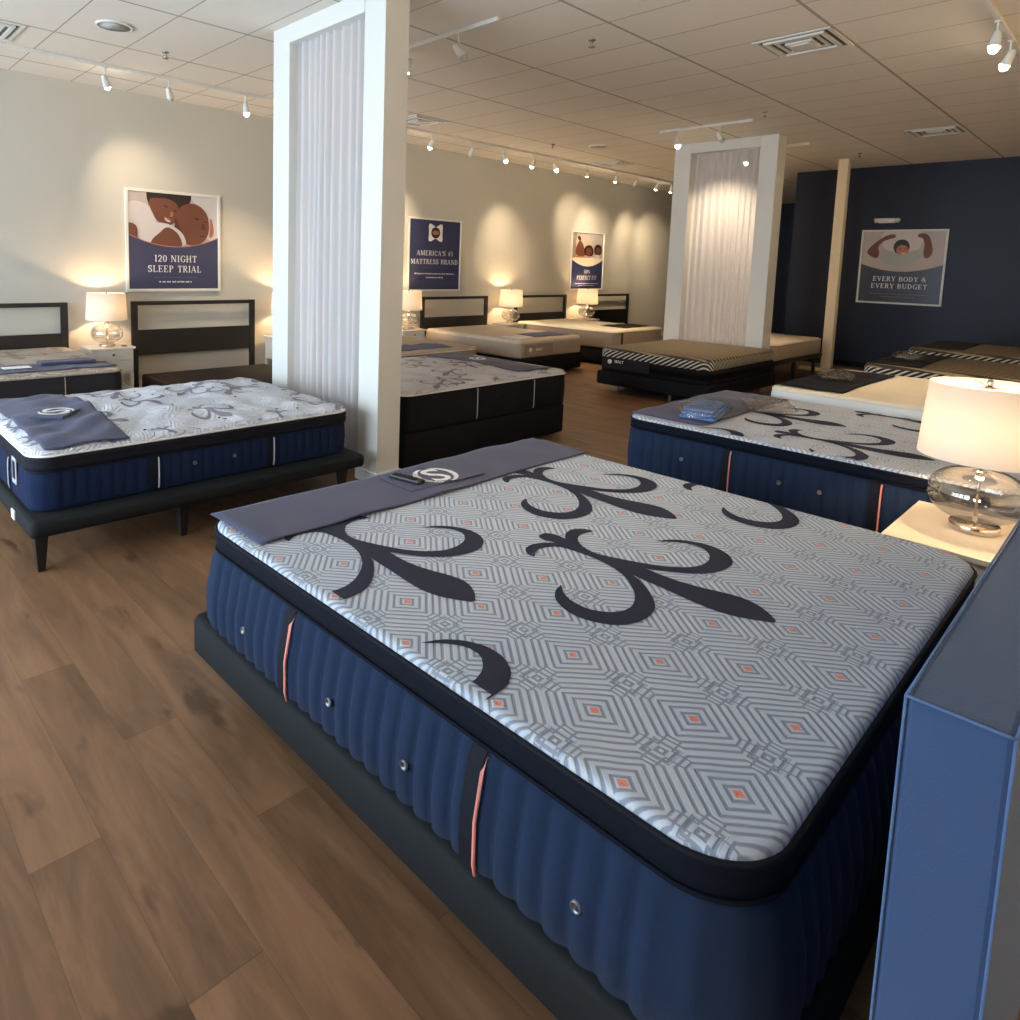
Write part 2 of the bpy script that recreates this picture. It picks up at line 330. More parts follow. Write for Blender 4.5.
# a small slab of serif capitals drawn from strokes (unit cap height)
def serif_glyph(ch):
    P = []                                        # list of convex-ish outlines
    tk, tn, sf = .15, .065, .085
    def box_(x0, y0, x1, y1): P.append([(x0, y0), (x1, y0), (x1, y1), (x0, y1)])
    def stem(x, y0=0., y1=1., w=tk, b=True, t=True):
        box_(x, y0, x+w, y1)
        if b: box_(x-sf, y0, x+w+sf, y0+.05)
        if t: box_(x-sf, y1-.05, x+w+sf, y1)
    def bar(x0, x1, y, w=tn): box_(x0, y, x1, y+w)
    def dg(x0, y0, x1, y1, w): P.append([(x0, y0), (x0+w, y0), (x1+w, y1), (x1, y1)])
    def ring(cx, cy, rx, ry, a0=0, a1=360, w=tk, wn=tn, n=22):
        for i in range(n):
            a = math.radians(a0+(a1-a0)*i/n); b = math.radians(a0+(a1-a0)*(i+1)/n)
            q = [(cx+rx*math.cos(a), cy+ry*math.sin(a)), (cx+rx*math.cos(b), cy+ry*math.sin(b)), (cx+(rx-w)*math.cos(b), cy+(ry-wn)*math.sin(b)), (cx+(rx-w)*math.cos(a), cy+(ry-wn)*math.sin(a))]
            P.append(q)
    W = .8
    if ch == 'I': stem(.12); W = .42
    elif ch == 'L': stem(.1); bar(.2, .66, 0); box_(.60, 0, .66, .26); W = .74
    elif ch == 'E' or ch == 'F':
        stem(.1); bar(.2, .64, .935); box_(.58, .76, .64, 1); bar(.2, .5, .49); box_(.46, .38, .5, .64)
        if ch == 'E': bar(.2, .66, 0); box_(.61, 0, .66, .26)
        W = .76
    elif ch == 'T': stem(.3, t=False); bar(.04, .71, .935); box_(.04, .74, .10, 1); box_(.65, .74, .71, 1); W = .76
    elif ch == 'H': stem(.1); stem(.62); bar(.2, .65, .47); W = .92
    elif ch == 'N': stem(.12, w=tn+.02); stem(.72, w=tn+.02, b=False); dg(.66, 0, .10, 1, .15); W = .94
    elif ch == 'M': stem(.1, w=tn+.02); stem(.80, w=tk); dg(.42, .05, .12, 1, .15); dg(.44, .05, .80, 1, tn); W = 1.1
    elif ch == 'A': dg(.02, 0, .34, 1, tn); dg(.62, 0, .32, 1, tk); bar(.18, .66, .3); box_(-.06, 0, .2, .05); box_(.54, 0, .86, .05); W = .86
    elif ch == 'V': dg(.36, 0, .06, 1, tk); dg(.40, 0, .66, 1, tn); box_(-.02, .95, .28, 1); box_(.58, .95, .82, 1); W = .84
    elif ch == 'Y': stem(.32, 0, .5, t=False); dg(.32, .45, .05, 1, tk); dg(.41, .45, .64, 1, tn); box_(-.02, .95, .28, 1); box_(.56, .95, .80, 1); W = .8
    elif ch in 'PRB':
        stem(.1); ring(.36, .75, .30, .25, -90, 90); bar(.2, .38, .935); bar(.2, .38, .5)
        if ch == 'R': dg(.60, 0, .30, .52, tk); box_(.58, 0, .82, .05)
        if ch == 'B': ring(.38, .27, .33, .27, -90, 90); bar(.2, .4, 0)
        W = .8
    elif ch == 'D': stem(.1); ring(.3, .5, .46, .5, -90, 90); bar(.2, .32, .935); bar(.2, .32, 0); W = .86
    elif ch == 'U': stem(.1, .3, b=False); stem(.64, .3, w=tn+.02, b=False); ring(.42, .32, .32, .32, 180, 360); W = .88
    elif ch == 'O': ring(.42, .5, .4, .51); W = .86
    elif ch == '0': ring(.33, .5, .3, .51); W = .68
    elif ch in 'CG':
        ring(.44, .5, .4, .51, 48, 312); box_(.66, .68, .72, .98)
        if ch == 'G': box_(.60, .06, .74, .42); box_(.50, .40, .82, .45)
        W = .84
    elif ch == 'S': ring(.34, .74, .28, .27, 20, 250); ring(.34, .27, .30, .28, -160, 70); dg(.48, .36, .10, .66, .2); box_(.55, .72, .61, .98); box_(.05, .03, .11, .3); W = .7
    elif ch == '1': stem(.2, t=False); dg(.08, .86, .2, 1, .1); W = .5
    elif ch == '2': ring(.32, .72, .28, .29, -20, 180); dg(.06, .06, .46, .62, .14); bar(.05, .6, 0, .11); W = .66
    elif ch == '5': box_(.12, .5, .18, 1); bar(.12, .54, .9, .1); ring(.3, .32, .28, .33, -150, 110); W = .64
    elif ch == '%': ring(.18, .76, .16, .24, w=.07); ring(.66, .24, .16, .24, w=.07); dg(.18, 0, .60, 1, tn); W = .86
    elif ch == '&': ring(.34, .76, .2, .25, w=.09); ring(.32, .27, .3, .28, 40, 320, w=.12); dg(.66, 0, .2, .72, .13); dg(.5, .2, .66, .5, tn); box_(.6, .48, .82, .53); W = .88
    elif ch == '#': dg(.16, 0, .28, 1, tn); dg(.40, 0, .52, 1, tn); bar(.06, .66, .30); bar(.06, .66, .62); W = .74
    elif ch == "'": box_(.08, .68, .18, 1); W = .26
    else: W = .42
    return P, W
def serif_raw(s, size, width):
    V, F, x = [], [], 0.
    for ch in s:
        P, w = serif_glyph(ch)
        for q in P:
            ar = sum(q[i][0]*q[(i+1) % len(q)][1]-q[(i+1) % len(q)][0]*q[i][1] for i in range(len(q)))
            if ar < 0: q = q[::-1]
            F.append(tuple(range(len(V), len(V)+len(q)))); V += [(x+a, b, 0.) for a, b in q]
        x += w+.07
    k = width/x; h = size*.72
    return [((a-x/2)*k, b*h, 0.) for a, b, _ in V], F
def ell(cx, cy, rx, ry, n=28, rot=0.):
    return [(cx+rx*math.cos(2*PI*i/n)*math.cos(rot)-ry*math.sin(2*PI*i/n)*math.sin(rot),
             cy+rx*math.cos(2*PI*i/n)*math.sin(rot)+ry*math.sin(2*PI*i/n)*math.cos(rot)) for i in range(n)]
def smooth2(pts, it=2):
    for _ in range(it):
        q = []
        for i in range(len(pts)):
            a = pts[i]; b = pts[(i+1) % len(pts)]
            q += [(a[0]*.75+b[0]*.25, a[1]*.75+b[1]*.25), (a[0]*.25+b[0]*.75, a[1]*.25+b[1]*.75)]
        pts = q
    return pts
def clip_rect(pts, x0, y0, x1, y1):
    for ax, lim, sg in ((0, x0, 1), (0, x1, -1), (1, y0, 1), (1, y1, -1)):
        out = []
        for i in range(len(pts)):
            a = pts[i]; b = pts[(i+1) % len(pts)]
            ia = (a[ax]-lim)*sg >= 0; ib = (b[ax]-lim)*sg >= 0
            if ia: out.append(a)
            if ia != ib:
                t = (lim-a[ax])/(b[ax]-a[ax]); out.append((a[0]+(b[0]-a[0])*t, a[1]+(b[1]-a[1])*t))
        pts = out
        if len(pts) < 3: return []
    return pts
import bmesh
from mathutils.geometry import tessellate_polygon
def conform(mb, pts, zf, inside, mi=0, cell=.04):
    """cut a flat outline into small cells and lay them on a curved top"""
    bm = bmesh.new(); vs = [bm.verts.new((x, y, 0)) for x, y in pts]
    for tri in tessellate_polygon([[Vector((x, y, 0)) for x, y in pts]]):
        if len(set(tri)) == 3:
            try: bm.faces.new([vs[i] for i in tri])
            except ValueError: pass
    bm.normal_update()
    xs = [p[0] for p in pts]; ys = [p[1] for p in pts]
    for ax, lo, hi in ((0, min(xs), max(xs)), (1, min(ys), max(ys))):
        k = math.ceil(lo/cell)
        while k*cell < hi:
            co = [0, 0, 0]; no = [0, 0, 0]; co[ax] = k*cell; no[ax] = 1
            bmesh.ops.bisect_plane(bm, geom=bm.verts[:]+bm.edges[:]+bm.faces[:], plane_co=co, plane_no=no, dist=1e-5); k += 1
    bm.verts.ensure_lookup_table(); bm.verts.index_update()
    V = [(v.co.x, v.co.y, zf(v.co.x, v.co.y)) for v in bm.verts]
    F = []
    for f in bm.faces:
        c = f.calc_center_median()
        if f.calc_area() > 1e-9 and all(inside(v.co.x, v.co.y) for v in f.verts): F.append(tuple(v.index for v in f.verts) if f.normal.z > 0 else tuple(v.index for v in f.verts)[::-1])
    bm.free(); mb.add(V, F, mi, True)

# ------------------------------------------------------------------ camera
CAMP = [681.96, 427.86, 336.14]
yaw, pitch, roll = Q_ANG = (0.8248, -0.1058, 0.0286)
F_ = Vector((math.cos(pitch)*math.cos(yaw), math.cos(pitch)*math.sin(yaw), math.sin(pitch)))
r_ = Vector((math.sin(yaw), -math.cos(yaw), 0)); u_ = r_.cross(F_)
R2 = r_*math.cos(roll)+u_*math.sin(roll); U2 = -r_*math.sin(roll)+u_*math.cos(roll)
cam = bpy.data.cameras.new('camera'); camo = bpy.data.objects.new('camera', cam); COL.objects.link(camo)
camo.matrix_world = Matrix(((R2.x, U2.x, -F_.x, 0), (R2.y, U2.y, -F_.y, 0), (R2.z, U2.z, -F_.z, 1.66), (0, 0, 0, 1)))
cam.sensor_width = 36; cam.sensor_fit = 'HORIZONTAL'; cam.lens = CAMP[0]/1020*36
cam.shift_x = (510-CAMP[1])/1020; cam.shift_y = (CAMP[2]-510)/1020; cam.clip_start = .02; cam.clip_end = 200
S.camera = camo
def img(x, y, z=None, X=None, Y=None):
    d = F_+R2*(x-CAMP[1])/CAMP[0]-U2*(y-CAMP[2])/CAMP[0]
    k = (z-1.66)/d.z if z is not None else (X/d.x if X is not None else Y/d.y)
    return Vector((0, 0, 1.66))+d*k

# ------------------------------------------------------------------ room
HC = 3.6; WX = -3.2; WY = -4.2; YA = 8.65; XB = 14.2; XE = 20.2
struct('floor', MB().box(WX-.2, WY-.2, -.1, XE+.2, YA+.2, 0), M['floor'])
struct('ceiling', MB().box(WX-.2, WY-.2, HC, XE+.2, YA+.2, HC+.12), M['ceil'])
struct('wall_left', MB().box(WX-.2, YA, 0, XE+.2, YA+.2, HC), M['wall'])
struct('wall_right', MB().box(XB, WY, 0, XB+.2, 5.06, HC), M['wall_blue'])
struct('wall_far', MB().box(XE, WY, 0, XE+.2, YA, HC), M['wall_blue'])
struct('wall_back', MB().box(WX-.2, WY-.2, 0, XE+.2, WY, HC), M['wall_back'])
struct('baseboard_left', MB().box(WX, YA-.015, 0, XE, YA, .11), M['white_paint'])
struct('baseboard_right', MB().box(XB-.015, WY, 0, XB, 5.06, .1), M['ink'])
# storefront windows on the street side (behind the camera, to the left of the beds)
wmb = MB(); wmb.box(WX-.2, WY, 0, WX, YA, .22); wmb.box(WX-.2, WY, 3.12, WX, YA, HC)
edges = [1.4+i*1.77 for i in range(5)]
for e in edges: wmb.box(WX-.2, e-.08, .22, WX, e+.08, 3.12)
wmb.box(WX-.2, WY, .22, WX, 1.33, 3.12)
struct('wall_front', wmb, M['wall_back'])
for i in range(4):
    a, b = edges[i]+.08, edges[i+1]-.08
    w = MB()
    for bx in ((a, .22, a+.05, 3.12), (b-.05, .22, b, 3.12), (a, .22, b, .27), (a, 3.07, b, 3.12), (a, 2.3, b, 2.34)):
        w.box(WX-.14, bx[0], bx[1], WX-.06, bx[2], bx[3])
    wo = struct('window_%d' % (i+1), w, M['ink'])
    MB().box(WX-.105, a+.05, .27, WX-.095, b-.05, 3.07).obj('pane', M['glass'], wo)

# ------------------------------------------------------------------ ceiling fittings
def diffuser(cx, cy, label):
    t = thing('air_vent', label, 'air vent', (cx, cy, HC), 0)
    f = MB()
    for k, r in enumerate((.3, .235, .17, .105)):
        z0 = -.004-.0*k; w = .03
        f.box(-r, -r, -.012-.01*(k % 2), r, -r+w, -.002); f.box(-r, r-w, -.012-.01*(k % 2), r, r, -.002)
        f.box(-r, -r+w, -.012-.01*(k % 2), -r+w, r-w, -.002); f.box(r-w, -r+w, -.012-.01*(k % 2), r, r-w, -.002)
    f.obj('louver', M['white_plastic'], t)
    MB().box(-.26, -.26, -.004, .26, .26, -.0005).obj('duct_opening', M['black_plastic'], t)
    MB().box(-.07, -.07, -.03, .07, .07, -.005).obj('centre_plate', M['white_plastic'], t, bevel=.004)
diffuser(6.345, 2.305, 'square ceiling air vent nearest the camera, right of the near curtain panel')
diffuser(11.22, 2.305, 'square ceiling air vent in front of the navy wall')
diffuser(1.25, 7.18, 'square ceiling air vent in the top left corner beside the long track')
diffuser(6.345, 7.18, 'square ceiling air vent just right of the near curtain panel, by the long track')
diffuser(11.22, 7.18, 'square ceiling air vent above the small poster, by the long track')
for x, y, lb in ((2.09, 6.3, 'round white ceiling speaker at top left'), (9.48, 6.39, 'round ceiling speaker in the far ceiling left of the far curtain panel')):
    t = thing('ceiling_speaker', lb, 'speaker', (x, y, HC))
    MB().lathe([(.15, -.001), (.15, -.012), (.128, -.016), (.128, -.008)], 40).obj('rim', M['white_plastic'], t)
    MB().lathe([(.127, -.012), (.0, -.014)], 40).obj('grille', plain('speaker grille', srgb(178, 176, 172), .6, noise=400, nstr=.6), t)
sp_lb = ['small ceiling sprinkler between the speaker and the near curtain panel', 'small ceiling sprinkler nearest the camera, above the main aisle',
         'tiny ceiling sprinkler near the long track, second poster side', 'tiny ceiling sprinkler behind the far curtain panel track', 'tiny ceiling sprinkler above the cream post']
for (x, y), lb in zip(((2.69, 6.72), (5.09, 3.55), (8.9, 6.84), (8.71, 3.53), (12.49, 3.55)), sp_lb):
    t = thing('sprinkler', lb, 'sprinkler', (x, y, HC))
    MB().lathe([(.035, -.001), (.03, -.01), (.012, -.012), (.01, -.04), (.014, -.05)], 16).obj('body', M['chrome'], t)
    MB().lathe([(.03, -.058), (.03, -.062)], 12).obj('deflector', M['chrome'], t)
    MB().box(-.018, -.003, -.058, -.014, .003, -.03).box(.014, -.003, -.058, .018, .003, -.03).box(-.018, -.003, -.06, .018, .003, -.0575).box(-.018, -.003, -.032, .018, .003, -.029).obj('yoke', M['chrome'], t)

def rail(x0, y0, x1, y1, label):
    t = MB().box(x0, y0, HC-.035, x1, y1, HC-.001).obj('track_rail', M['white_plastic'], bevel=.004)
    tag(t, label, 'light track'); return t
rail(.2, 7.585, 16.2, 7.61, 'long white light track running parallel to the poster wall')
rail(4.12, 3.76, 4.15, 5.0, 'short white light track right of the near curtain panel')
rail(8.97, 3.78, 9.0, 5.06, 'short white light track in front of the far curtain panel')
rail(11.08, 3.82, 11.11, 5.1, 'short white light track directly behind the far curtain panel')
rail(-1.5, 1.04, 8.2, 1.07, 'white light track at the top right corner')
def head(x, y, aim, on, label, group=None, power=120., ang=66, blend=1.):
    a = (Vector(aim)-Vector((x, y, 3.42))).normalized()
    t = thing('track_spotlight', label, 'spotlight', (x, y, HC-.036), 0, group)
    MB().lathe([(.007, 0), (.007, -.085)], 10).lathe([(.022, -.0), (.022, -.012)], 12).obj('stem', M['white_plastic'], t)
    c = Vector((0, 0, -.13)); b0 = c-a*.06
    MB().lathe([(.012, 0), (.024, .01), (.03, .04), (.036, .1), (.042, .122), (.040, .122), (.034, .10)], 20, b0, axis=a, caps=True).obj('housing', M['white_plastic'], t)
    MB().lathe([(.0, .168), (.014, .165), (.027, .152), (.033, .135), (.036, .108)], 18, b0, axis=a, caps=False).obj('lens', M['spot_on'] if on else M['spot_off'], t)
    if on:
        L = bpy.data.lights.new('spot_beam', 'SPOT'); L.energy = power; L.color = (1., .78, .52); L.spot_size = math.radians(ang); L.spot_blend = blend; L.shadow_soft_size = .03
        lo = bpy.data.objects.new('spot_beam', L); COL.objects.link(lo); lo.parent = t; lo.location = b0+a*.21
        lo.rotation_euler = Vector(a).to_track_quat('-Z', 'Y').to_euler()
    return t
ordn = ['first', 'second', 'third', 'fourth', 'fifth', 'sixth', 'seventh', 'eighth', 'ninth', 'tenth', 'eleventh', 'twelfth', 'thirteenth']
heads = [(2.3, 1, (3.2, 8.6, 2.3)), (2.92, 0, (4., 8.6, 2.)), (3.81, 1, (4.6, 8.3, .9)), (6.74, 1, (7.1, 8.6, 2.1)), (7.5, 0, (8., 8.6, 2.)),
         (8.5, 1, (9.6, 6.8, .6)), (9.2, 1, (9.9, 8.6, 1.8)), (9.85, 1, (10.5, 6.5, .6)), (10.85, 1, (12.3, 8.6, 2.3)), (11.85, 1, (12.8, 8.6, 2.1)), (12.5, 0, (13., 8.6, 2.)),
         (13.4, 1, (14.3, 8.6, 2.1)), (14.2, 1, (15.4, 8.6, 2.0))]
for i, ((_, on, aim), px) in enumerate(zip(heads, ((105,75),(169,87),(246,103),(432,141),(472,148),(504,158),(533,163),(555,168),(587,174),(616,180),(636,182),(657,187),(671,191)))):
    x = img(*px, Y=7.6).x
    head(x, 7.6, aim, on, '%s white spotlight from the left on the long wall track%s' % (ordn[i], ', lit' if on else ', switched off'), 'spotlights on the long wall track', 65. if i == 0 else 115.)
head(4.135, 4.84, (3.6, 6., 0.5), 1, 'lit white spotlight beside the near curtain panel post', power=90)
head(4.135, 4.2, (5.2, 3., 1.2), 0, 'unlit white spotlight on the short track right of the near curtain panel')
head(8.985, 4.78, (9.2, 4.6, .6), 1, 'lit white spotlight just left of the far curtain panel top', power=120)
head(8.985, 4.2, (9., 2.6, .6), 0, 'unlit white spotlight above the far curtain panel')
head(11.095, 4.72, (10.35, 4.65, 1.5), 1, 'lit spotlight glowing through the far sheer curtain', power=170, ang=105)
head(6.62, 1.055, (6.2, 1.4, .6), 1, 'lit white spotlight at top right, left of the pair', power=70)
head(7.22, 1.055, (7.4, 2.2, .6), 1, 'lit white spotlight at top right, right of the pair', power=70)

for k, x in enumerate((2.2, 3.8)):  # out-of-frame heads added to warm the foreground bed from above
    head(x, 1.055, (x+.3, 2.2, 0), 1, '%s of the two added overhead spotlights nearest the foreground bed' % ordn[k], 'added overhead fill spotlights out of view', 45)
rail(-1.5, -2.32, 13., -2.28, 'added unseen white light track in front of the back wall')  # rail added out of view to carry the fill heads below
for k in range(9):  # added unseen heads, brightening the room by bounce off the white wall
    head(-.8+k*1.6, -2.3, (-.6+k*1.6, -4.2, 2.0), 1, '%s added fill spotlight on the unseen back wall track' % ordn[k], 'added spotlights bouncing fill light off the back wall', 520, ang=90)
# ------------------------------------------------------------------ curtain panels
def curtain_panel(x, y, lab1, lab2, thick=.22):
    t = thing('curtain_panel', lab1, 'panel', (x, y, 0)); W = 1.53
    box('post', M['white_paint'], (0, 0, 0, thick, .24, HC-.002), t, .004)
    box('post', M['white_paint'], (0, W-.26, 0, thick, W, HC-.002), t, .004)
    box('header', M['white_paint'], (-.004, .24, HC-.15, thick, W-.262, HC-.002), t, .004)
    box('skirting', M['white_paint'], (-.012, -.012, 0, thick+.012, .252, .09), t, .004)
    box('skirting', M['white_paint'], (-.012, W-.272, 0, thick+.012, W+.012, .09), t, .004)
    mb = MB(); n = 150; rows = 26; vs = []
    r = random.Random(int(x*10)); ph = [r.random()*6 for _ in range(6)]
    for j in range(rows):
        h = j/(rows-1); z = .02+h*(HC-.17)
        for i in range(n):
            s = i/(n-1); y0 = .245+s*(W-.262-.25)
            yy = y0+.03*math.sin(h*2.2+s*7+ph[2])*(1-h)*math.sin(PI*s)
            dx = .036*math.sin(s*66+1.1*math.sin(s*9+ph[0])+(1-h)*1.2*math.sin(s*5+ph[3]))*(.8+.2*math.sin(s*13+ph[1]))+.012*math.sin(s*23+h*3)*(1-h)
            vs.append((thick*.42+dx, yy, z))
    fs = [(j*n+i, j*n+i+1, (j+1)*n+i+1, (j+1)*n+i) for j in range(rows-1) for i in range(n-1)]
    mb.add(vs, fs, 0, True)
    tag(mb.obj('sheer_curtain', M['sheer'], None, (x, y, 0)), lab2, 'curtain')
curtain_panel(3.10, 3.88, 'tall white floor to ceiling frame nearest the camera, at the head of the left bed', 'white sheer curtain hanging in the near white frame')
curtain_panel(10.15, 3.9, 'far white floor to ceiling frame behind the black striped bed', 'sheer curtain glowing warm in the far white frame', .3)
t = thing('post', 'slim cream post standing in front of the navy wall', 'post', (12.95, 3.83, 0))
box('shaft', M['post'], (0, 0, 0, .14, .15, HC-.002), t, .004)
box('foot_rail', M['post'], (0, -.55, 0, .14, .0, .05), t, .004); box('foot_rail', M['post'], (0, .15, 0, .14, .5, .05), t, .004)

# ------------------------------------------------------------------ mattresses and bases
def rr(sx, sy, r, seg=8, step=.05):
    """rounded rectangle loop with outward normals"""
    P = []
    cs = [((sx-r, r), -PI/2), ((sx-r, sy-r), 0), ((r, sy-r), PI/2), ((r, r), PI)]
    for k in range(4):
        (cx, cy), a0 = cs[k]
        for i in range(seg+1):
            a = a0+PI/2*i/seg; P.append((cx+r*math.cos(a), cy+r*math.sin(a), math.cos(a), math.sin(a)))
        (nx, ny), a1 = cs[(k+1) % 4]
        e = (nx+r*math.cos(a1), ny+r*math.sin(a1)); s = P[-1]; d = math.hypot(e[0]-s[0], e[1]-s[1]); n = max(1, int(d/step))
        for i in range(1, n): P.append((s[0]+(e[0]-s[0])*i/n, s[1]+(e[1]-s[1])*i/n, s[2], s[3]))
    return P
def edge_d(x, y, sx, sy, r):
    qx = abs(x-sx/2)-(sx/2-r); qy = abs(y-sy/2)-(sy/2-r)
    return -(math.hypot(max(qx, 0), max(qy, 0))+min(max(qx, qy), 0)-r)
def mk_height(sx, sy, r, zt, er=.03, crown=.0, tuft=0., seed=1):
    def h(x, y):
        d = max(0., edge_d(x, y, sx, sy, r))
        z = zt if d >= er else zt-er+math.sqrt(max(0, er*er-(er-d)**2))
        if crown: z += crown*min(1, d/.5)**.6*(1-(1-min(1, d/.9))**2*.4)
        if tuft:
            e = min(1, d/.08)
            z += e*tuft*(.5*math.sin(x*20+2*math.sin(y*6+seed))*math.sin(y*17+2*math.sin(x*5))+.5*math.sin(x*9.3+y*7+seed)*math.sin(y*11-x*6))
        return z
    return h
def grid_top(mb, sx, sy, r, h, step=.05, mi=0):
    def ax(L):
        a = [0, .003, .008, .015, .025, .04, .06]; n = max(2, int((L-.12)/step)); a += [.06+(L-.12)*i/n for i in range(1, n)]
        return a+[L-v for v in (.06, .04, .025, .015, .008, .003, 0)]
    X, Y = ax(sx), ax(sy); vs = []
    for y in Y:
        for x in X:
            qx = abs(x-sx/2)-(sx/2-r); qy = abs(y-sy/2)-(sy/2-r); px, py = x, y
            if qx > 0 and qy > 0:
                m = max(qx, qy); l = math.hypot(qx, qy); k = m/l
                px = sx/2+math.copysign(sx/2-r+qx*k, x-sx/2); py = sy/2+math.copysign(sy/2-r+qy*k, y-sy/2)
            vs.append((px, py, h(px, py)))
    n = len(X); mb.add(vs, [(j*n+i, j*n+i+1, (j+1)*n+i+1, (j+1)*n+i) for j in range(len(Y)-1) for i in range(n-1)], mi, True)

MOTIF_Z = [(972,392),(940,355),(900,325),(850,300),(780,280),(700,262),(620,240),(550,215),(490,190),(560,200),(640,208),(720,208),(780,195),(810,172),(800,145),(760,118),(700,97),(630,85),(570,83),(525,90),(590,91),(650,98),(700,115),(725,140),(720,162),(690,180),(640,186),(560,183),(480,170),(400,155),(330,140),(290,127),(255,105),(240,80),(255,62),(305,52),(260,43),(220,45),(197,60),(197,80),(165,65),(125,58),(98,68),(110,82),(160,95),(110,95),(70,102),(50,118),(60,138),(85,147),(88,125),(120,112),(170,108),(230,125),(300,150),(370,185),(420,225),(445,265),(452,300),(440,330),(405,348),(350,352),(280,340),(220,312),(190,280),(182,250),(160,270),(158,300),(180,330),(230,365),(300,388),(380,400),(450,392),(500,370),(525,340),(522,310),(500,270),(470,235),(440,212),(500,240),(580,275),(660,312),(740,345),(820,368),(900,382)]
MOTIF = []
for a, b in MOTIF_Z:
    p = img(510+a*.27451, 520+b*.27451, z=.68); MOTIF.append((p.x, p.y))
tipx, tipy = MOTIF[0]; MOTIF = [(x-tipx, y-tipy) for x, y in MOTIF]
def soften(pts):
    n = len(pts); out = []
    for i in range(n):
        a, b, c = pts[i-1], pts[i], pts[(i+1) % n]
        v1 = Vector((a[0]-b[0], a[1]-b[1])); v2 = Vector((c[0]-b[0], c[1]-b[1]))
        if v1.length > 1e-6 and v2.length > 1e-6 and v1.angle(v2) < 1.2: out.append(b)
        else: out += [(b[0]*.78+a[0]*.22, b[1]*.78+a[1]*.22), (b[0]*.78+c[0]*.22, b[1]*.78+c[1]*.22)]
    return out
MOTIF = soften(MOTIF)

